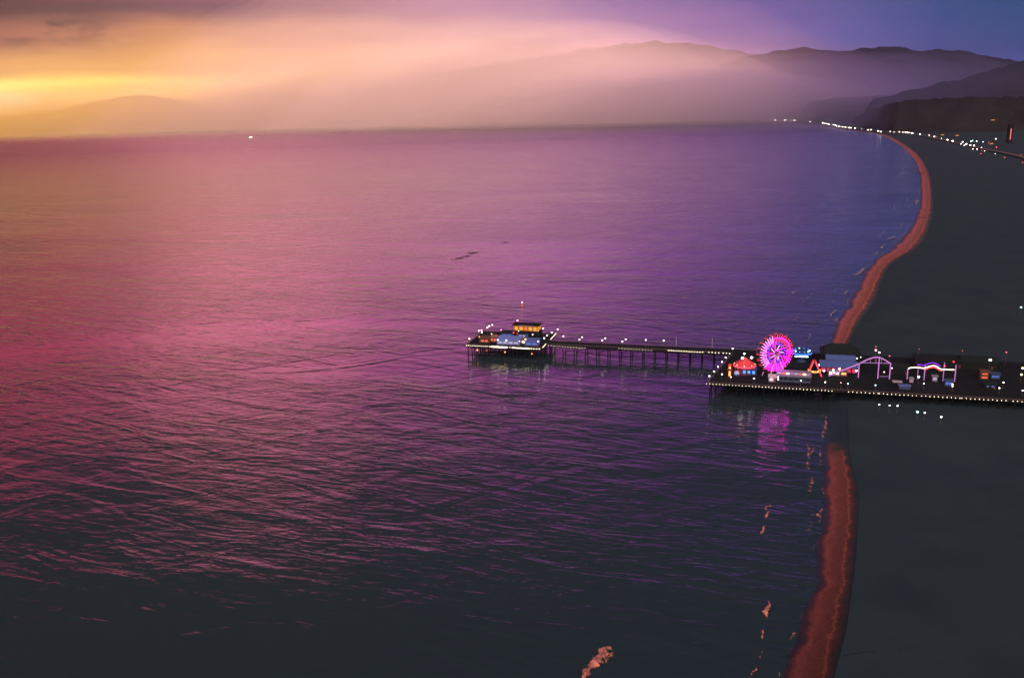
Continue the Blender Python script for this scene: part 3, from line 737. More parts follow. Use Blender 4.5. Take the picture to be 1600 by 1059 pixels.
# end platform
def platform_house():
    # two-storey restaurant at the back with a golden verandah upstairs
    p = Wp(-140, 92)
    t = root('restaurant', p, PA, 'two-storey flat-roofed restaurant with golden verandah at platform back', 'restaurant')
    MB().box((0, 4.5, 2.1), (21, 9, 4.2)).build('wall', M['dark'], t)
    MB().box((0, 4.7, 6.2), (19, 8.4, 3.9)).build('upper_wall', M['yellow'], t)
    f = MB()
    for k in range(6): f.box((-9 + 3.6 * k, -.1, 6.1), (.25, .25, 3.8))
    f.box((0, .2, 4.3), (20.6, 1.2, .25)); f.build('verandah', M['tan'], t)
    for k, (x, wd, em) in enumerate(((-7.2, 3.0, 'gold'), (-3.6, 3.0, 'gold'), (0, 3.0, 'rust'), (3.6, 3.0, 'gold'), (7.2, 3.0, 'gold'))):
        w = MB().box((x, .44, 6.1), (wd, .12, 2.6)).build('window', M['brown'], t); MB().box((x, .35, 6.1), (wd - .5, .06, 2.1)).build('pane', E[em], w)
    MB().box((0, 4.4, 8.45), (21, 10, .5)).build('roof', M['dark'], t)
    MB().box((0, -.7, 8.45), (12, .12, .42)).build('fascia', M['pale'], t)
    for x in (-6, -1.5): 
        w = MB().box((x, -.05, 2.1), (2.6, .1, 2.0)).build('window', M['brown'], t); MB().box((x, -.12, 2.1), (2.2, .06, 1.6)).build('pane', E['rust'], w)
    MB().box((5, -.05, 1.1), (1.2, .1, 2.2)).build('door', M['brown'], t)
platform_house()
building('restaurant', 'long pale blue roofed restaurant at front of platform, left block', 'restaurant', 794, 538.6, 17, 7, 3.2, M['bluewhite'], M['bluewhite'], 'shed', 1.6, row(4, 16, 1.7, 1.5, E['paleblue'], .8))
building('restaurant', 'shorter pale blue roofed restaurant at front of platform, shoreward block', 'restaurant', 830.5, 540.2, 9.5, 7, 2.9, M['slate'], M['slate'], 'shed', 1.0, row(2, 9, 1.5, 1.3, E['bluelit'], .8))
building('shop', 'small blue walled shop behind the pale restaurant, left one of two', 'shop', 792, 527.5, 8.5, 6, 3.6, M['slate'], M['darkroof'], 'gable', 1.5, row(2, 7.5, 1.9, 1.5, E['bluelit'], .6))
building('shop', 'small blue walled shop behind the pale restaurant, nearer the shore', 'shop', 816, 528.5, 6.5, 6, 3.6, M['slate'], M['darkroof'], 'gable', 1.5, row(2, 5.5, 1.9, 1.4, E['paleblue'], .6))
building('bait_shop', 'low rust-lit hut at seaward end of the platform', 'hut', 757, 535.5, 8, 6, 3.0, M['brown'], M['brown'], 'hip', 2.0, row(2, 6, 1.5, 1.2, E['rust'], .7))
building('snack_bar', 'rosy lit snack bar between the rust hut and pale restaurant', 'snack bar', 771, 534.5, 5.5, 5, 3.6, M['tan'], M['tan'], 'hip', 1.8, row(2, 4.5, 1.8, 1.6, E['rust'], .7))
building('kiosk', 'tan ticket kiosk with warm window between the two pale blue roofed blocks', 'kiosk', 818, 538.2, 3.2, 3, 3.4, M['tan'], M['tan'], 'hip', 1.2, [(0, 2.0, 2.2, 1.2, E['cream'])], door=False)
PL = [(783, 515.4, 'pink', .5), (802.5, 519.7, 'redneon', .8), (810.5, 517.7, 'white', .6), (832.3, 522.6, 'pink', .65), (777.7, 531, 'white', .5), (791.3, 531.5, 'white', .55), (821, 530, 'cream', .8), (811.8, 533, 'cream', .6), (840.9, 533.5, 'white', .5), (768, 521.6, 'cream', .6), (749, 526, 'amber', .6), (808.5, 500.8, 'pink', .8), (840.5, 516.6, 'cyan', .6), (776, 524.5, 'redneon', .5)]
NAMES = dict(pink='pink', redneon='red', white='white', cream='cream', amber='amber', cyan='bluish')
for i, (x, y, em, r_) in enumerate(PL):
    lamp(x, y, 9.5 if y < 505 else 4.6, r_ * .72, em, '%s lamp among the platform restaurants, %s in order from the left' % (NAMES[em], nth(sorted(range(len(PL)), key=lambda k: PL[k][0]).index(i))), 'lamps among the platform restaurants')

# wide pier
def carousel():
    p = G(1163, 582, DECK)
    t = root('carousel', p, PA, 'red canopied carousel lit orange, left of the ferris wheel', 'carousel')
    MB().lathe([(6.6, 0), (6.6, .6), (6.3, .7)], 20).build('base', M['brown'], t)
    MB().lathe([(6.8, 4.9), (7.0, 5.5), (4.5, 7.2), (1.4, 9.4), (.2, 10.4)], 20).build('canopy', M['redcloth'], t)
    MB().lathe([(7.02, 4.6), (7.05, 5.45)], 20).build('valance', E['redneon'], t)
    MB().lathe([(1.5, .7), (1.5, 5.2)], 10).build('drum', E['amber'], t)
    for k in range(8):
        a = k * math.pi / 4
        MB().bar((5.6 * math.cos(a), 5.6 * math.sin(a), .7), (5.6 * math.cos(a), 5.6 * math.sin(a), 4.9), .12, 6).build('column', M['orange'], t)
        MB().ball((6.3 * math.cos(a), 6.3 * math.sin(a), 5.9), .3, 6).build('bulb', E['cream'], t)
carousel()
lamp(1160.2, 559.3, 11.5, .75, 'white', 'white lamp above the red carousel canopy, left of two', 'lamps around the carousel')
lamp(1174.4, 558.5, 11.5, .75, 'white', 'white lamp above the red carousel canopy, nearer the wheel', 'lamps around the carousel')
lamp(1163, 552.5, 12.5, .6, 'cyan', 'bluish lamp over the top of the red carousel', 'lamps around the carousel')
building('game_booth', 'blue lit game booth in front of the red carousel', 'booth', 1170, 586, 9, 3.5, 3.6, M['bluewall'], M['bluewall'], 'shed', .8, row(3, 8.5, 2.0, 1.8, E['blue'], .55))
def drop_tower():
    p = G(1140, 588, DECK)
    t = root('drop_tower', p, PA, 'slim orange lit drop tower at the seaward corner of the wide pier', 'ride')
    MB().box((0, 0, 3.6), (1.6, 1.6, 7.2), 0, .8).build('tower', M['orange'], t)
    for k in range(4): MB().box((0, -.86, 1.4 + 1.5 * k), (1.1, .1, .9)).build('light_panel', E['amber'], t)
    MB().lathe([(1.9, 4.2), (1.9, 4.9), (1.2, 5.0)], 12).build('seat_ring', M['brown'], t); MB().lathe([(1.3, 7.2), (1.0, 7.8), (.2, 8.4)], 10).build('cap', M['redcloth'], t)
drop_tower()
def teacup():
    p = G(1151, 586, DECK)
    t = root('spinning_ride', p, PA, 'small ride with pale blue glowing dome beside the orange tower', 'ride')
    MB().lathe([(2.2, 0), (2.2, .5), (2.0, .6)], 14).build('base', M['bluewall'], t)
    MB().lathe([(1.5, .6), (1.7, 1.3), (1.2, 2.3), (.1, 2.8)], 14).build('dome', E['paleblue'], t)
    for k in range(5):
        a = k * 1.2566; MB().lathe([(.35, .6), (.45, 1.1)], 8, (1.75 * math.cos(a) * 1.05, 1.75 * math.sin(a) * 1.05, 0)).build('seat', M['dark'], t)
teacup()
building('ticket_booth', 'white gabled ticket booth at the foot of the ferris wheel', 'booth', 1207, 596.5, 4.2, 3.2, 3.0, M['white'], M['white'], 'gable', 1.6, [(-.8, 1.6, 1.4, 1.2, E['pinkw'])])
def stalls():
    p = G(1240, 597.5, DECK)
    t = root('game_stalls', p, PA, 'row of game stalls with pinkish awning and dark blue counter front', 'stalls')
    MB().box((0, 3.5, 2.0), (19.5, 7, 4.0)).build('wall', M['bluewall'], t)
    o = MB().prism([(-10.2, -1.3), (10.2, -1.3), (10.2, 7.4), (-10.2, 7.4)], 4.05, 4.3)
    for v in o.bm.verts: v.co.z += (v.co.y + 1.3) * .16
    o.build('roof', M['pale'], t)
    for k in range(8):
        MB().box((-8.6 + 2.45 * k, 1.6, 5.1), (1.9, .5, .7)).build('sign_panel', [E['paleblue'], E['rust'], E['cream'], E['dimviolet']][k % 4], t)
    for k in range(6): 
        w = MB().box((-8 + 3.2 * k, -.06, 1.9), (2.5, .12, 1.6)).build('counter_opening', M['dark'], t); MB().box((-8 + 3.2 * k, -.14, 1.1), (2.6, .1, .14)).build('counter', M['pale'], w)
stalls()
def disc_ride():
    p = G(1252, 564, DECK)
    t = root('disc_ride', p, PA, 'blue glowing spinning disc ride right behind the ferris wheel', 'ride')
    MB().lathe([(3.0, 0), (2.4, .8), (1.0, 1.2), (.9, 5.2), (1.4, 5.6)], 14).build('pedestal', M['bluewall'], t)
    MB().lathe([(2.0, 5.0), (6.0, 5.6), (6.4, 6.4), (4.0, 7.6), (1.0, 8.2)], 24).build('disc', M['bluewall'], t)
    MB().lathe([(6.42, 5.7), (6.5, 6.3)], 24).build('light_ring', E['blue'], t)
    MB().bar((-4.4, -5.2, 4.5), (3.9, -5.2, 4.5), .26, 8).build('light_tube', E['cyan'], t)
    for k in range(10):
        a = k * .628; MB().ball((4.9 * math.cos(a), 4.9 * math.sin(a), 7.35), .42, 6).build('bulb', E['blue'] if k % 3 else E['cyan'], t)
disc_ride()
def swing_ship():
    p = G(1272, 586, DECK)
    t = root('swing_ship', p, PA, 'red neon A-frame swing ride with golden boat below', 'ride')
    for y in (-2.2, 2.2):
        for sx in (-1, 1):
            MB().bar((sx * 4.3, y, 0), (-.9, y, 9.2) if sx < 0 else (.3, y, 9.2), .3, 6).build('leg', E['redneon'] if y < 0 else M['redcloth'], t)
    MB().bar((-1.2, -2.4, 9.2), (-.2, 2.4, 9.2), .35, 8).build('axle', M['redcloth'], t)
    o = MB(); n = 10
    rows_ = []
    for k in range(n + 1):
        x = -4 + 8 * k / n; w = 1.1 * (1 - abs(x / 4.4) ** 2.2); lift = .12 * x * x
        rows_.append([o.bm.verts.new((x, -w, 2.4 + lift)), o.bm.verts.new((x, -w * .7, 1.3 + lift)), o.bm.verts.new((x, w * .7, 1.3 + lift)), o.bm.verts.new((x, w, 2.4 + lift))])
    for a, b in zip(rows_, rows_[1:]):
        for j in range(4): o.bm.faces.new((a[j], a[(j + 1) % 4], b[(j + 1) % 4], b[j]))
    o.build('boat', M['yellow'], t)
    for sx in (-1, 1): MB().bar((sx * 2.6, 0, 2.9), (-.6, 0, 9.1), .1, 5).build('hanger', M['steel'], t)
    for k in range(6): MB().ball((-3.2 + 1.3 * k, -1.25, 2.6 + .1 * abs(k - 2.5)), .32, 6).build('bulb', E['amber' if k % 2 else 'yellow'], t)
swing_ship()
def hall():
    p = G(1310, 583, DECK)
    t = root('arcade_hall', p, PA, 'long arcade hall with two-step blue roof and magenta lit front', 'hall')
    MB().box((0, 7, 2.0), (21, 14, 4.0)).build('wall', M['dark'], t)
    for k in range(7):
        w = MB().box((-9 + 3 * k, -.06, 2.0), (2.6, .12, 2.8)).build('window', M['dark'], t); MB().box((-9 + 3 * k, -.14, 2.0), (2.3, .06, 2.5)).build('pane', E['magwall'], w)
    def tier(x0, x1, y0, y1, z0, z1):
        o = MB(); o.prism([(x0, y0), (x1, y0), (x1, y1), (x0, y1)], 0, .25)
        for v in o.bm.verts: v.co.z += z0 + (z1 - z0) * (v.co.y - y0) / (y1 - y0)
        return o
    tier(-11.5, 11.5, -1.6, 8, 4.1, 5.8).build('roof', M['slate'], t)
    tier(-7.5, 10.5, 8.05, 14.5, 6.6, 7.8).build('roof', M['slate'], t)
    MB().box((1.5, 11, 5.4), (17, 6, 2.4)).build('clerestory', M['bluewall'], t)
hall()
building('carousel_house', 'dark hip-roofed hall behind the blue-roofed arcade, the largest building there', 'hall', 1313, 566, 24, 16, 5.2, M['dark'], M['darkroof'], 'hip', 5.5, row(4, 20, 3.2, 1.2, E['bluelit'], .35))
building('snack_kiosk', 'brightly lit white snack kiosk in front of the blue-roofed arcade', 'kiosk', 1303, 586.5, 6.5, 3, 2.8, M['white'], M['pale'], 'flat', 1, row(3, 6, 1.6, 1.3, E['cream'], .75), door=False)
building('snack_kiosk', 'tan lit snack kiosk under the rising coaster track', 'kiosk', 1318, 587.5, 4, 3, 2.8, M['tan'], M['tan'], 'hip', 1, [(0, 1.6, 2.8, 1.3, E['warm'])], door=False)
def coaster():
    b = loc_ab(G(1345, 590, DECK))[1]
    pts = [(1274, 594.5), (1284, 593), (1294, 588), (1306, 583), (1322, 576.5), (1340, 569.5), (1352, 563.5), (1362, 559.6), (1369, 558.4), (1376, 559.2), (1384, 563.3), (1392.5, 568.6)]
    P3 = [V(x, y, b) for x, y in pts]
    o0 = Vector((P3[5].x, P3[5].y, DECK))
    t = root('roller_coaster', o0, 0, 'violet lit roller coaster rising to a hump on three posts', 'roller coaster')
    C = catmull([p - o0 for p in P3], 5)
    side = PV * 1.3
    for s in (0, 1):
        o = MB()
        for p, q in zip(C, C[1:]): o.bar(p + side * s, q + side * s, .26 if s == 0 else .2, 6)
        o.build('rail', E['violet'] if s == 0 else E['dimviolet'], t)
    o = MB()
    for p in C[::2]: o.bar(p, p + side, .08, 4)
    o.build('cross_ties', M['violet'], t)
    for x, y, yb in ((1342.5, 569, 589), (1374, 559, 588.5), (1391.5, 568.5, 588.5)):
        p = V(x, y, b) - o0; MB().bar((p.x, p.y, 0), p, .3, 6).build('post', E['violet'], t)
    p, q = V(1346, 566.5, b) - o0, V(1391, 567.6, b) - o0
    MB().bar(p, q, .2, 6).build('girder', E['dimviolet'], t)
    o = MB()
    for k in range(5):
        m0 = p.lerp(q, .12 + .19 * k); i = min(range(len(C)), key=lambda j: abs((C[j] - m0).dot(PU)) - (0 if C[j].z > 5 else -99)); o.bar(m0, C[i], .1, 5)
    o.build('brace', M['violet'], t)
    p, q = V(1374, 588, b) - o0, V(1391, 588, b) - o0
    MB().bar(p, q, .14, 6).build('platform_edge', E['dimviolet'], t)
coaster()
def neon_ride():
    b = loc_ab(G(1450, 594, DECK))[1]
    pts = [(1419, 576), (1424, 574.2), (1434, 574), (1444, 575), (1452, 572.4), (1459, 571.3), (1464, 573), (1470, 576.5), (1480, 577.2), (1491, 577.6)]
    P3 = [V(x, y, b) for x, y in pts]
    o0 = Vector((P3[4].x, P3[4].y, DECK))
    t = root('neon_track_ride', o0, 0, 'overhead track ride with cream neon rail on five violet posts', 'ride')
    C = catmull([p - o0 for p in P3], 4)
    for i, (n, em, r_, dz) in enumerate((('rail', 'cream', .3, 0), ('lower_rail', 'redneon', .22, -1.0))):
        o = MB()
        seq = C if i == 0 else C[12:30]
        for p, q in zip(seq, seq[1:]): o.bar(p + Vector((0, 0, dz)), q + Vector((0, 0, dz)), r_, 6)
        o.build(n, E[em], t)
    o = MB()
    for p, q in zip(C[8:28], C[9:29]): o.bar(p + Vector((0, 0, 1.3)) + PV * 2, q + Vector((0, 0, 1.3)) + PV * 2, .16, 6)
    o.build('back_rail', E['ledblue'], t)
    for x, y0, y1, em in ((1418.6, 576, 591, 'violet'), (1435, 573, 594, 'pink'), (1445.7, 571, 592, 'violet'), (1476, 566, 594, 'dimviolet'), (1494, 570, 589, 'violet')):
        p = V(x, y0, b) - o0; MB().bar((p.x, p.y, 0), p, .26 if em != 'pink' else .2, 6).build('post', E['dimviolet' if em == 'pink' else em], t)
    for x, y in ((1435, 573.5), (1476, 572), (1490, 565.5)):
        p = V(x, y, b) - o0; MB().ball(p + Vector((0, 0, .2)), .5, 8).build('lamp_globe', E['redneon'], t)
neon_ride()
building('booth', 'white roofed low booth on front walk below the coaster', 'booth', 1402, 602, 4.5, 2.5, 1.9, M['dark'], M['white'], 'flat', 1, door=False)
building('booth', 'blue roofed low booth nearest the pier front edge', 'booth', 1413.5, 608.5, 6, 3, 2.0, M['bluewall'], M['slate'], 'flat', 1, door=False)
building('booth', 'grey lit box kiosk between violet posts of the neon ride', 'booth', 1460.5, 596, 2.8, 2.4, 3.2, M['pale'], M['pale'], 'flat', 1, [(0, 1.8, 2.0, 1.6, E['paleblue'])], door=False)
building('booth', 'deep blue lit kiosk beside two stacked white lamps', 'booth', 1482, 603.5, 4, 3, 3.4, M['bluewall'], M['bluewall'], 'gable', 1.0, row(2, 3.6, 1.8, 1.6, E['bluelit'], .8), door=False)
building('booth', 'small white ticket box left of the neon ride posts', 'booth', 1424, 597.5, 2.0, 2.0, 2.4, M['white'], M['pale'], 'hip', .8, [(0, 1.5, 1.2, .9, E['dimviolet'])], door=False)
building('food_stall', 'orange lit food stall under the large white mast lamp', 'stall', 1538, 593, 4.5, 3, 4.6, M['brown'], M['brown'], 'shed', .6, [(0, 3.6, 3.0, .8, E['rust']), (0, 1.4, 3.2, .8, E['rust'])], door=False)
building('food_stall', 'blue fronted stall right of the orange food stall', 'stall', 1555, 592, 5, 3, 2.8, M['bluewall'], M['bluewall'], 'shed', .6, [(0, 1.6, 4.0, .9, E['bluelit'])], door=False)
building('shop', 'dark shop with small blue window behind the front lamps', 'shop', 1547, 607.5, 6, 4, 2.8, M['dark'], M['darkroof'], 'gable', 1.2, row(2, 5, 1.6, .6, E['bluelit'], .5))
building('warehouse', 'long unlit flat-roofed warehouse behind the neon ride', 'warehouse', 1470, 574, 30, 14, 4.5, M['dark'], M['darkroof'], 'flat')
building('warehouse', 'unlit pitched-roof warehouse near the shore end of the pier', 'warehouse', 1530, 577, 20, 12, 4.5, M['dark'], M['darkroof'], 'gable', 2.5)
building('warehouse', 'dark gabled shed right of the roller coaster posts', 'warehouse', 1405, 585, 11, 8, 4.0, M['dark'], M['darkroof'], 'gable', 2.0)
for i, y in enumerate((600, 603.2)):
    lamp(1488.3, y, 3.0, .5, 'cream', ('upper' if i == 0 else 'lower') + ' cream lamp of the pair beside the deep blue kiosk', 'pair of cream lamps')

# lamps on the beach walk this side of the pier
for i, (x, y, r_) in enumerate(((1374, 632, .4), (1390, 633.2, .4), (1402.5, 633.8, .45), (1433.5, 643.3, .75), (1445, 644.5, .5), (1470.7, 651, .6))):
    lamp(x, y, 4.0, r_ * .75, 'white' if i not in (3,) else 'cyan', 'white lamp on the dark sand this side of the pier, %s from the water' % nth(i), 'lamps on the near sand', z=2.6)
lamp(1595.5, 480, 6, .6, 'cyan', 'lone pale lamp far out on the dark sand beyond the pier', 'lone beach lamp', z=3.0)

# ---------------------------------------------------------------- boat and buoy
def boat():
    p = G(393, 215.6, 0)
    t = root('motor_yacht', p, rad(-8), 'white motor yacht alone on the far water below the yellow sky', 'boat')
    o = MB(); R_ = []
    for k in range(13):
        x = -20 + 40 * k / 12; w = 4.2 * (1 - max(0, (x - 4) / 17) ** 2); sh = 3.4 + max(0, x) * .06
        R_.append([o.bm.verts.new((x, -w, sh)), o.bm.verts.new((x, -w * .8, -.8)), o.bm.verts.new((x, w * .8, -.8)), o.bm.verts.new((x, w, sh))])
    for a, b in zip(R_, R_[1:]):
        for j in range(4): o.bm.faces.new((a[j], a[(j + 1) % 4], b[(j + 1) % 4], b[j]))
    o.bm.faces.new(R_[0]); o.build('hull', M['white'], t)
    MB().box((-3, 0, 5.0), (22, 6.4, 3.2), 0, .92).build('cabin', M['white'], t)
    MB().box((4, 0, 8.2), (9, 5.2, 3.2), 0, .85).build('bridge', M['dark'], t)
    w = MB().box((-3, -3.24, 5.2), (19, .1, 1.8)).build('window', E['yachtglow'], t)  # glowing strip added to make the white cabin side read bright
    MB().bar((5, 0, 9.6), (5, 0, 15), .2, 6).build('mast', M['dark'], t)
    MB().box((-15.5, 0, 4.2), (7, 7, .8)).build('aft_glow', E['yachtglow'], t)  # glowing slab added so the white hull looks lit
boat()
def buoy():
    p = G(815.8, 478, 0)
    t = root('buoy', p, 0, 'small lit buoy on open water above the end platform', 'buoy')
    MB().lathe([(1.0, -.5), (1.3, .1), (1.2, .6), (.3, .8)], 12).build('float', M['orange'], t)
    MB().bar((0, 0, .8), (0, 0, 3.0), .22, 6, .12).build('tower', M['orange'], t); MB().ball((0, 0, 3.3), .55, 8).build('lamp_globe', E['pink'], t)
buoy()

# ---------------------------------------------------------------- lights along the coast
def coast_lamp_proto(em):
    o = MB(); o.mi = 0; o.bar((0, 0, 0), (0, 0, 9.4), .25, 5, .15); o.bar((0, 0, 9.4), (1.2, 0, 9.8), .12, 5)
    o.mi = 1; o.ball((0, 0, 10.0), 1.0, 8)
    return o.build('street_lamp', [M['pole'], E[em]])
CL = [(991, 181.4, 1.4, 0), (1006, 183.8, .9, 0), (1035, 183.8, 1.0, 0), (1038.6, 182, 1.1, 0), (1048, 184.2, .9, 0), (1054, 183.7, .9, 0), (1059.4, 181.6, 1.1, 0), (1066.6, 181.6, 1.1, 0), (1166, 186.2, .9, 0), (1226, 188, .7, 0), (1241.6, 188.2, 1, 0), (1266, 190.2, 1, 0),
      (1285, 192, 1, 0), (1289, 193, .7, 0), (1292.5, 193.6, 1, 0), (1305, 195.4, 1.3, 0), (1307, 197.2, 1, 0), (1311, 197.8, 1.1, 0), (1316.5, 198.6, 1.1, 0), (1321, 198.9, 1.2, 0), (1327, 199.6, 1, 0), (1336, 200.6, .9, 0), (1361, 203, .8, 0), (1372, 205, 1.1, 0), (1376.5, 205.9, 1.1, 0), (1391, 205.6, .6, 0), (1405.4, 206.2, .7, 0), (1415, 207, 1.1, 0), (1418.6, 207.4, 1, 0), (1424.5, 208.3, 1, 0), (1437.6, 209.8, 1.1, 0),
      (1451.5, 210.6, .6, 2), (1460, 213.7, 1, 0), (1480.5, 218.6, 1.3, 0), (1488.7, 220.4, 1.1, 0), (1504, 222.3, 1.1, 0), (1510, 225, 1.3, 0), (1516.3, 227, 1.2, 0), (1522, 227.7, 1.2, 0), (1517, 221.3, 1.0, 1), (1519.5, 220, .8, 1), (1526, 221, 1.1, 1), (1527, 233.2, .9, 0), (1536, 222, .7, 1), (1557, 230.3, .9, 2), (1556, 217.3, .7, 0), (1532.5, 240.4, .7, 2), (1545, 222.4, .6, 2), (1555, 240.5, .6, 1), (1570, 246.2, .8, 2), (1595.5, 241.8, .6, 2), (1598, 254, .7, 2)]
rl = random.Random(11)
xs_ = [c[0] for c in CL if c[0] > 1200]
for k in range(44):
    x = rl.uniform(1205, 1540); a_ = sorted(((1205, 187.6), (1241, 188.6), (1266, 190.4), (1292, 193.9), (1316, 198.4), (1336, 200.8), (1374, 205.4), (1418, 207.6), (1452, 211.3), (1482, 219), (1510, 225.2), (1540, 232)))
    for (xa, ya), (xb, yb) in zip(a_, a_[1:]):
        if xa <= x <= xb: y = ya + (yb - ya) * (x - xa) / (xb - xa)
    CL.append((x, y + rl.uniform(-.7, .5) + (rl.uniform(0, 6) if x > 1500 else 0), rl.uniform(.3, .75), 2 if rl.random() < .18 else 0))
protos = {}
CL.sort()
for i, (x, y, k, c) in enumerate(CL):
    p = G(x, y, 16.0)
    D = p.length
    s = max(.55, min(5.0, D * .00040)) * k * (1.7 if x < 1080 else 1)
    q = 3 if x < 1080 else c
    o = protos[q].copy() if q in protos else protos.setdefault(q, coast_lamp_proto(('coast', 'coastcyan', 'coastred', 'coastfar')[q]))
    if o.name not in COL.objects: COL.objects.link(o)
    o.location = (p.x, p.y, 16 - 10 * s if 10 * s < 16 else 0); o.scale = (s, s, min(s, 1.6) if 10 * s > 16 else s)
    tag(o, '%s street lamp on the dark coast, %s counting from the far end' % (('white', 'greenish', 'red')[c], nth(i)), 'street lamp', 'lamps along the coast road')

# tower block with a red lit strip
def tower():
    p = G(1576, 224, 6)
    t = root('tower_block', p, 0, 'dark tower block with a red vertical light strip on the far shore', 'building')
    D = p.length; k = D / 1386
    MB().box((0, 0, 12 * k), (5 * k, 5 * k, 24 * k)).build('wall', M['dark'], t); MB().box((0, 0, 24.4 * k), (5.6 * k, 5.6 * k, .8 * k)).build('roof', M['darkroof'], t)
    MB().box((0, -2.56 * k, 12 * k), (.9 * k, .1 * k, 14 * k)).build('light_strip', E['dimred'], t)
tower()
# houses at the foot of the hills
hs = None
for i, (x, y) in enumerate(((1255, 173), (1262, 176), (1240, 179), (1150, 178), (1550.5, 189), (1495, 213), (1345, 197), (1548, 226), (1472, 212))):
    D = max(2500, min(9000, G(x, max(y, 189), 5).length)) if x < 1500 else 4200
    if hs is None:
        t = hs = root('beach_house', (0, 0, 0))
        MB().box((0, 0, 3), (14, 9, 6)).build('wall', M['tan'], t); MB().gable(14, 9, 6.05, 3).build('roof', M['darkroof'], t)
        for q in (-4, 0, 4):
            w = MB().box((q, -4.56, 3.2), (2.4, .12, 2.2)).build('window', M['dark'], t); MB().box((q, -4.65, 3.2), (2, .06, 1.8)).build('pane', E['warm'], w)
    else: t = clone(hs)
    p = at_dist(x, y, D); t.location = p if p.z > 3 else G(x, y, 4)
    tag(t, 'gabled warm-lit house on the far coast, %s of nine from the left' % nth(sorted((1255, 1262, 1240, 1150, 1550.5, 1495, 1345, 1548, 1472)).index(x)), 'house', 'houses along the far coast')

# coast road
def road():
    pts = [G(x, y + 1.2, 4.0) for x, y in ((1700, 280), (1600, 246), (1530, 231), (1490, 222), (1440, 211.4), (1390, 206.6), (1340, 201.8), (1300, 196.2), (1270, 191.6))]
    C = catmull(pts, 6); rows = []
    for i, p in enumerate(C):
        d = (C[min(i + 1, len(C) - 1)] - C[max(i - 1, 0)]); d.z = 0; d.normalize(); n = Vector((-d.y, d.x, 0))
        rows.append([p - n * 9, p - n * 3, p + n * 3, p + n * 9])
        for q in rows[-1]: q.z = 6.6
    tag(link('road', grid_mesh('road', rows), M['asphalt']), kind='structure')
road()

# ---------------------------------------------------------------- groynes across the sand
for i, (x0, y0, x1, y1) in enumerate(((1424, 269, 1452, 271.5), (1437, 340, 1458, 343.5))):
    p, q = G(x0, y0, .5), G(x1, y1, 1.5)
    t = MB(); n = int((q - p).length / 2.2)
    for k in range(n):
        c = p.lerp(q, k / n); s = random.uniform(.9, 1.7)
        t.ball((c.x - p.x + random.uniform(-1, 1), c.y - p.y + random.uniform(-1.6, 1.6), c.z - p.z + .3), s, 6, .7)
    o = t.build('rock_groyne', M['rock']); o.location = p
    tag(o, 'dark low rock groyne across the red sand, ' + ('the farther one' if i == 0 else 'the nearer one'), 'groyne', 'rock groynes')

# ---------------------------------------------------------------- surf
def foam_material():
    mt, nt, b = nmat('foam_water')
    uvn = N(nt, 'ShaderNodeUVMap'); sp = N(nt, 'ShaderNodeSeparateXYZ'); nt.links.new(uvn.outputs[0], sp.inputs[0])
    geo = N(nt, 'ShaderNodeNewGeometry')
    n1 = N(nt, 'ShaderNodeTexNoise', i_Scale=.42, i_Detail=8.0, i_Roughness=.74, i_Distortion=.6); nt.links.new(geo.outputs[0], n1.inputs[0])
    n2 = N(nt, 'ShaderNodeTexNoise', i_Scale=.045, i_Detail=3.0); nt.links.new(geo.outputs[0], n2.inputs[0])
    # thick in the middle of a ribbon, ragged and open at its edges and ends
    ed = mathn(nt, 'MULTIPLY', mathn(nt, 'SUBTRACT', 1.0, mathn(nt, 'ABSOLUTE', sp.outputs[0])), sp.outputs[1])
    d = mathn(nt, 'ADD', mathn(nt, 'ADD', mathn(nt, 'MULTIPLY', n1.outputs[0], 1.3), mathn(nt, 'MULTIPLY', n2.outputs[0], .5)), mathn(nt, 'MULTIPLY', ed, .55))
    al = N(nt, 'ShaderNodeMapRange', interpolation_type='SMOOTHSTEP', clamp=True, n_1=1.22, n_2=1.46, n_3=0.0, n_4=1.0); nt.links.new(d, al.inputs[0])
    sy = N(nt, 'ShaderNodeSeparateXYZ'); nt.links.new(geo.outputs[0], sy.inputs[0])
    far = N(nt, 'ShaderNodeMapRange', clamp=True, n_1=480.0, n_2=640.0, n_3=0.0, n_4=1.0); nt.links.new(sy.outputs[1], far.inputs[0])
    c = mixc(nt, far.outputs[0], ramp(nt, n1.outputs[0], [(.40, (.16, .07, .08)), (.64, (.6, .30, .22))]), ramp(nt, n1.outputs[0], [(.40, (.05, .09, .2)), (.66, (.30, .30, .42))]))  # sunset warmth painted into the near foam; far foam bluish
    nt.links.new(c, b.inputs['Base Color']); b.inputs['Roughness'].default_value = .7
    nt.links.new(al.outputs[0], b.inputs['Alpha'])
    return mt
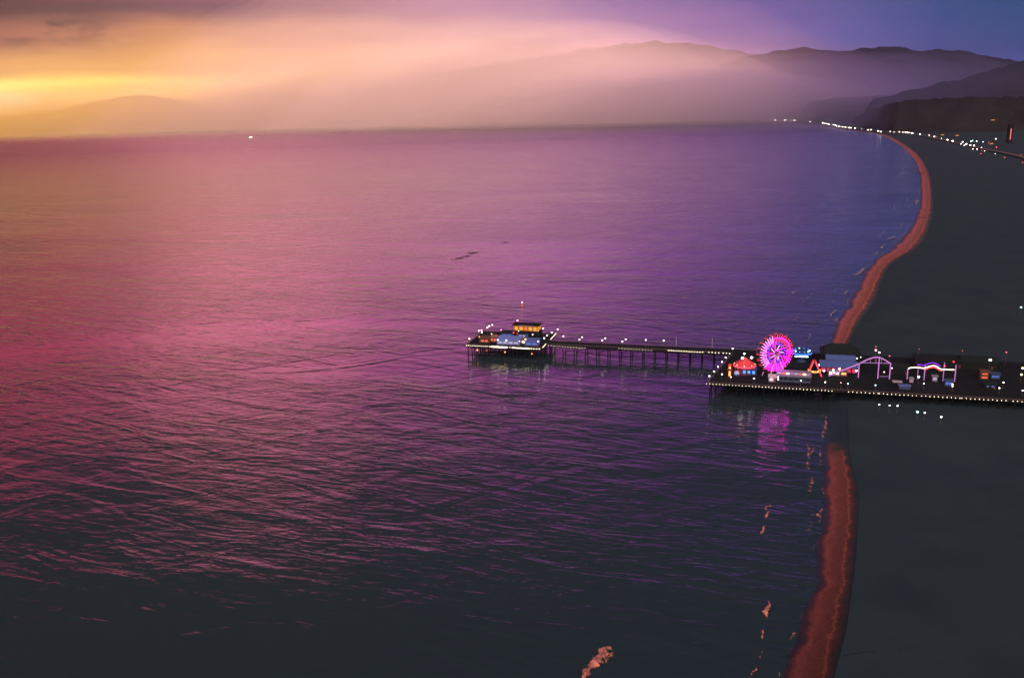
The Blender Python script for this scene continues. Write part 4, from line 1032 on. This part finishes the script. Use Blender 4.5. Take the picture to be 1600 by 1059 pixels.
def surf():
    mt = foam_material()
    vs_, fs_, uv_ = [], [], []
    def ribbon(path, width, hz, dens, seed):
        C = catmull(path, 8); n = 7; base = len(vs_)
        for i, p in enumerate(C):
            d = (C[min(i + 1, len(C) - 1)] - C[max(i - 1, 0)]); d.z = 0; d.normalize(); nn = Vector((-d.y, d.x, 0))
            e = min(1, 4 * i / (len(C) - 1), 4 * (1 - i / (len(C) - 1)))
            wv = width * (.45 + .55 * e) * (1 + .5 * noise.noise(Vector((i * .35, seed, 0))))
            off = width * .5 * noise.noise(Vector((i * .22, seed, 7)))
            for k in range(n):
                u = -1 + 2 * k / (n - 1)
                q = p + nn * (u * wv + off)
                z = .05 + hz * e * max(0, 1 - u * u) * (.7 + .6 * noise.noise(Vector((q.x * .4, q.y * .4, seed))))
                vs_.append((q.x, q.y, z)); uv_.append((u, dens * (.35 + .65 * e)))
        for i in range(len(C) - 1):
            for k in range(n - 1):
                a = base + i * n + k; fs_.append((a, a + 1, a + n + 1, a + n))
    R_ = lambda *pp: [G(x, y, 0) for x, y in pp]
    J = [([(905, 1066), (914, 1056), (926, 1040), (938, 1026), (948, 1014), (953, 1008)], 3.2, .9, 1.25), ([(950, 1010), (960, 996), (972, 982)], 1.3, .3, .5), ([(944, 1036), (952, 1026), (958, 1014)], 2.2, .2, .7),
         ([(1194, 800), (1199, 793), (1204, 786)], 2.0, .5, 1.0), ([(1195, 812), (1198, 804), (1201, 797)], 1.3, .5, 1.1), ([(1188, 836), (1192, 829), (1196, 820)], 1.6, .6, 1.2),
         ([(1196, 966), (1198, 956), (1200, 946), (1203, 937)], 1.6, .7, 1.3), ([(1189, 1000), (1192, 990), (1194, 981)], 1.2, .4, .9), ([(1186, 1034), (1189, 1022), (1191, 1012)], .9, .3, .8), ([(1170, 1062), (1177, 1050), (1184, 1040)], 1.1, .3, .7),
         ([(1262, 840), (1266, 815), (1271, 796)], 2.6, .1, .55), ([(1262, 790), (1264, 768), (1268, 750), (1272, 740)], 2.4, .1, .8), ([(1261, 742), (1262, 720), (1264, 700), (1262, 684)], 2.2, .1, .8), ([(1264, 712), (1270, 704), (1276, 698)], 2.0, .1, .8),
         ([(1388, 376), (1392, 373), (1397, 370)], 6, 1.2, 1.1), ([(1374, 390), (1380, 386), (1386, 381)], 5, 1.2, 1.2), ([(1364, 400), (1368, 397), (1372, 393)], 4, .8, 1.0), ([(1334, 434), (1342, 427), (1350, 421), (1354, 417)], 5, 1.2, 1.2), ([(1322, 434), (1330, 431), (1338, 428)], 5, .6, .8),
         ([(1294, 497), (1299, 492), (1304, 488), (1310, 483)], 3, .9, 1.25), ([(1236, 460), (1242, 456), (1250, 453)], 4, .7, .9), ([(1404, 274), (1409, 272.5), (1414, 271)], 9, 1.2, 1.0), ([(1430, 322), (1433, 316), (1436, 311)], 6, .9, 1.0), ([(1375, 319), (1381, 318), (1388, 317)], 7, .7, .8), ([(1316, 462), (1322, 457), (1328, 452)], 3.5, .5, .9),
         ([(1410, 252), (1416, 258), (1420, 264)], 10, .5, .6), ([(1396, 350), (1406, 352), (1416, 348)], 7, .5, .6), ([(1360, 372), (1372, 374), (1384, 370)], 8, .4, .5), ([(1328, 410), (1342, 414), (1358, 408)], 8, .3, .55), ([(1290, 455), (1304, 452), (1318, 445)], 7, .3, .5), ([(1268, 480), (1280, 474), (1292, 470)], 6, .3, .45), ([(1110, 258), (1140, 262), (1170, 266), (1200, 270)], 10, .3, .35), ([(350, 262), (375, 258), (400, 254)], 14, .4, .4)]
    for i, (pp, w, hz, dn) in enumerate(J): ribbon(R_(*pp), w, hz, dn, i * 3.7)
    # thin wash where the sea meets the sand
    rnd = random.Random(5)
    i = 22
    while i < 300 and i + 14 < len(SH):
        L_ = rnd.randint(5, 12); D = SH[i].length
        if D > 3200: break
        if abs(loc_ab(SH[i])[1] - 35) > 45:
            ribbon([p - Vector((rnd.uniform(.4, 2.2) * (1 if D < 700 else 2.2), 0, 0)) for p in SH[i:i + L_:2]], rnd.uniform(.9, 2.0) * (1 if D < 700 else 2.0), .06, rnd.uniform(.45, .95), i)
        i += L_ + rnd.randint(-2, 5)
    # broken wave lines running with the northern beach
    for off, w_ in ((9, 1.1), (24, 1.5), (46, 1.6)):
        i = 100 + int(off)
        while i < 262:
            L_ = rnd.randint(4, 9)
            if i + L_ < len(SH) and SH[i].y > 610 and SH[i].length < 2900:
                k_ = SH[i].length / 900
                ribbon([p + Vector((-off * min(k_, 2.2) + rnd.uniform(-2, 2), 0, 0)) for p in SH[i:i + L_:2]], w_ * min(k_, 2.4), .25, rnd.uniform(.6, 1.05), i + off)
            i += L_ + rnd.randint(2, 9)
    me = bpy.data.meshes.new('surf_foam'); me.from_pydata(vs_, [], fs_)
    l = me.uv_layers.new(name='UVMap')
    for p in me.polygons:
        p.use_smooth = True
        for li, vi in zip(p.loop_indices, p.vertices): l.data[li].uv = uv_[vi]
    me.update()
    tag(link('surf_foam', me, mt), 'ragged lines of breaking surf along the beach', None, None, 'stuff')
surf()

# ---------------------------------------------------------------- dark kelp drifting on the open water
def kelp():
    mb = MB(); rnd = random.Random(9); o0 = G(735, 400, 0)
    for (x0, y0, x1, y1, n, w) in ((706, 407, 730, 400, 26, 2.2), (731, 396, 746, 394.5, 30, 3.2), (782, 379, 792, 378.5, 10, 2.5)):
        for k in range(n):
            p = G(x0, y0, 0).lerp(G(x1, y1, 0), rnd.random()) - o0
            m_ = rnd.randint(5, 8); a0 = rnd.random() * 6
            cx, cy, s_ = p.x + rnd.gauss(0, 1.5), p.y + rnd.gauss(0, w), rnd.uniform(.5, 2.0)
            mb.prism([(cx + s_ * 1.8 * rnd.uniform(.6, 1.2) * math.cos(a0 + 6.283 * i / m_), cy + s_ * rnd.uniform(.6, 1.2) * math.sin(a0 + 6.283 * i / m_)) for i in range(m_)], -.05, .1 + .004 * k)
    o = mb.build('kelp', mat('kelp_weed', (0.012, 0.012, 0.016), .5), None); o.location = o0
    tag(o, 'dark drifting kelp patches on open water', None, None, 'stuff')
kelp()
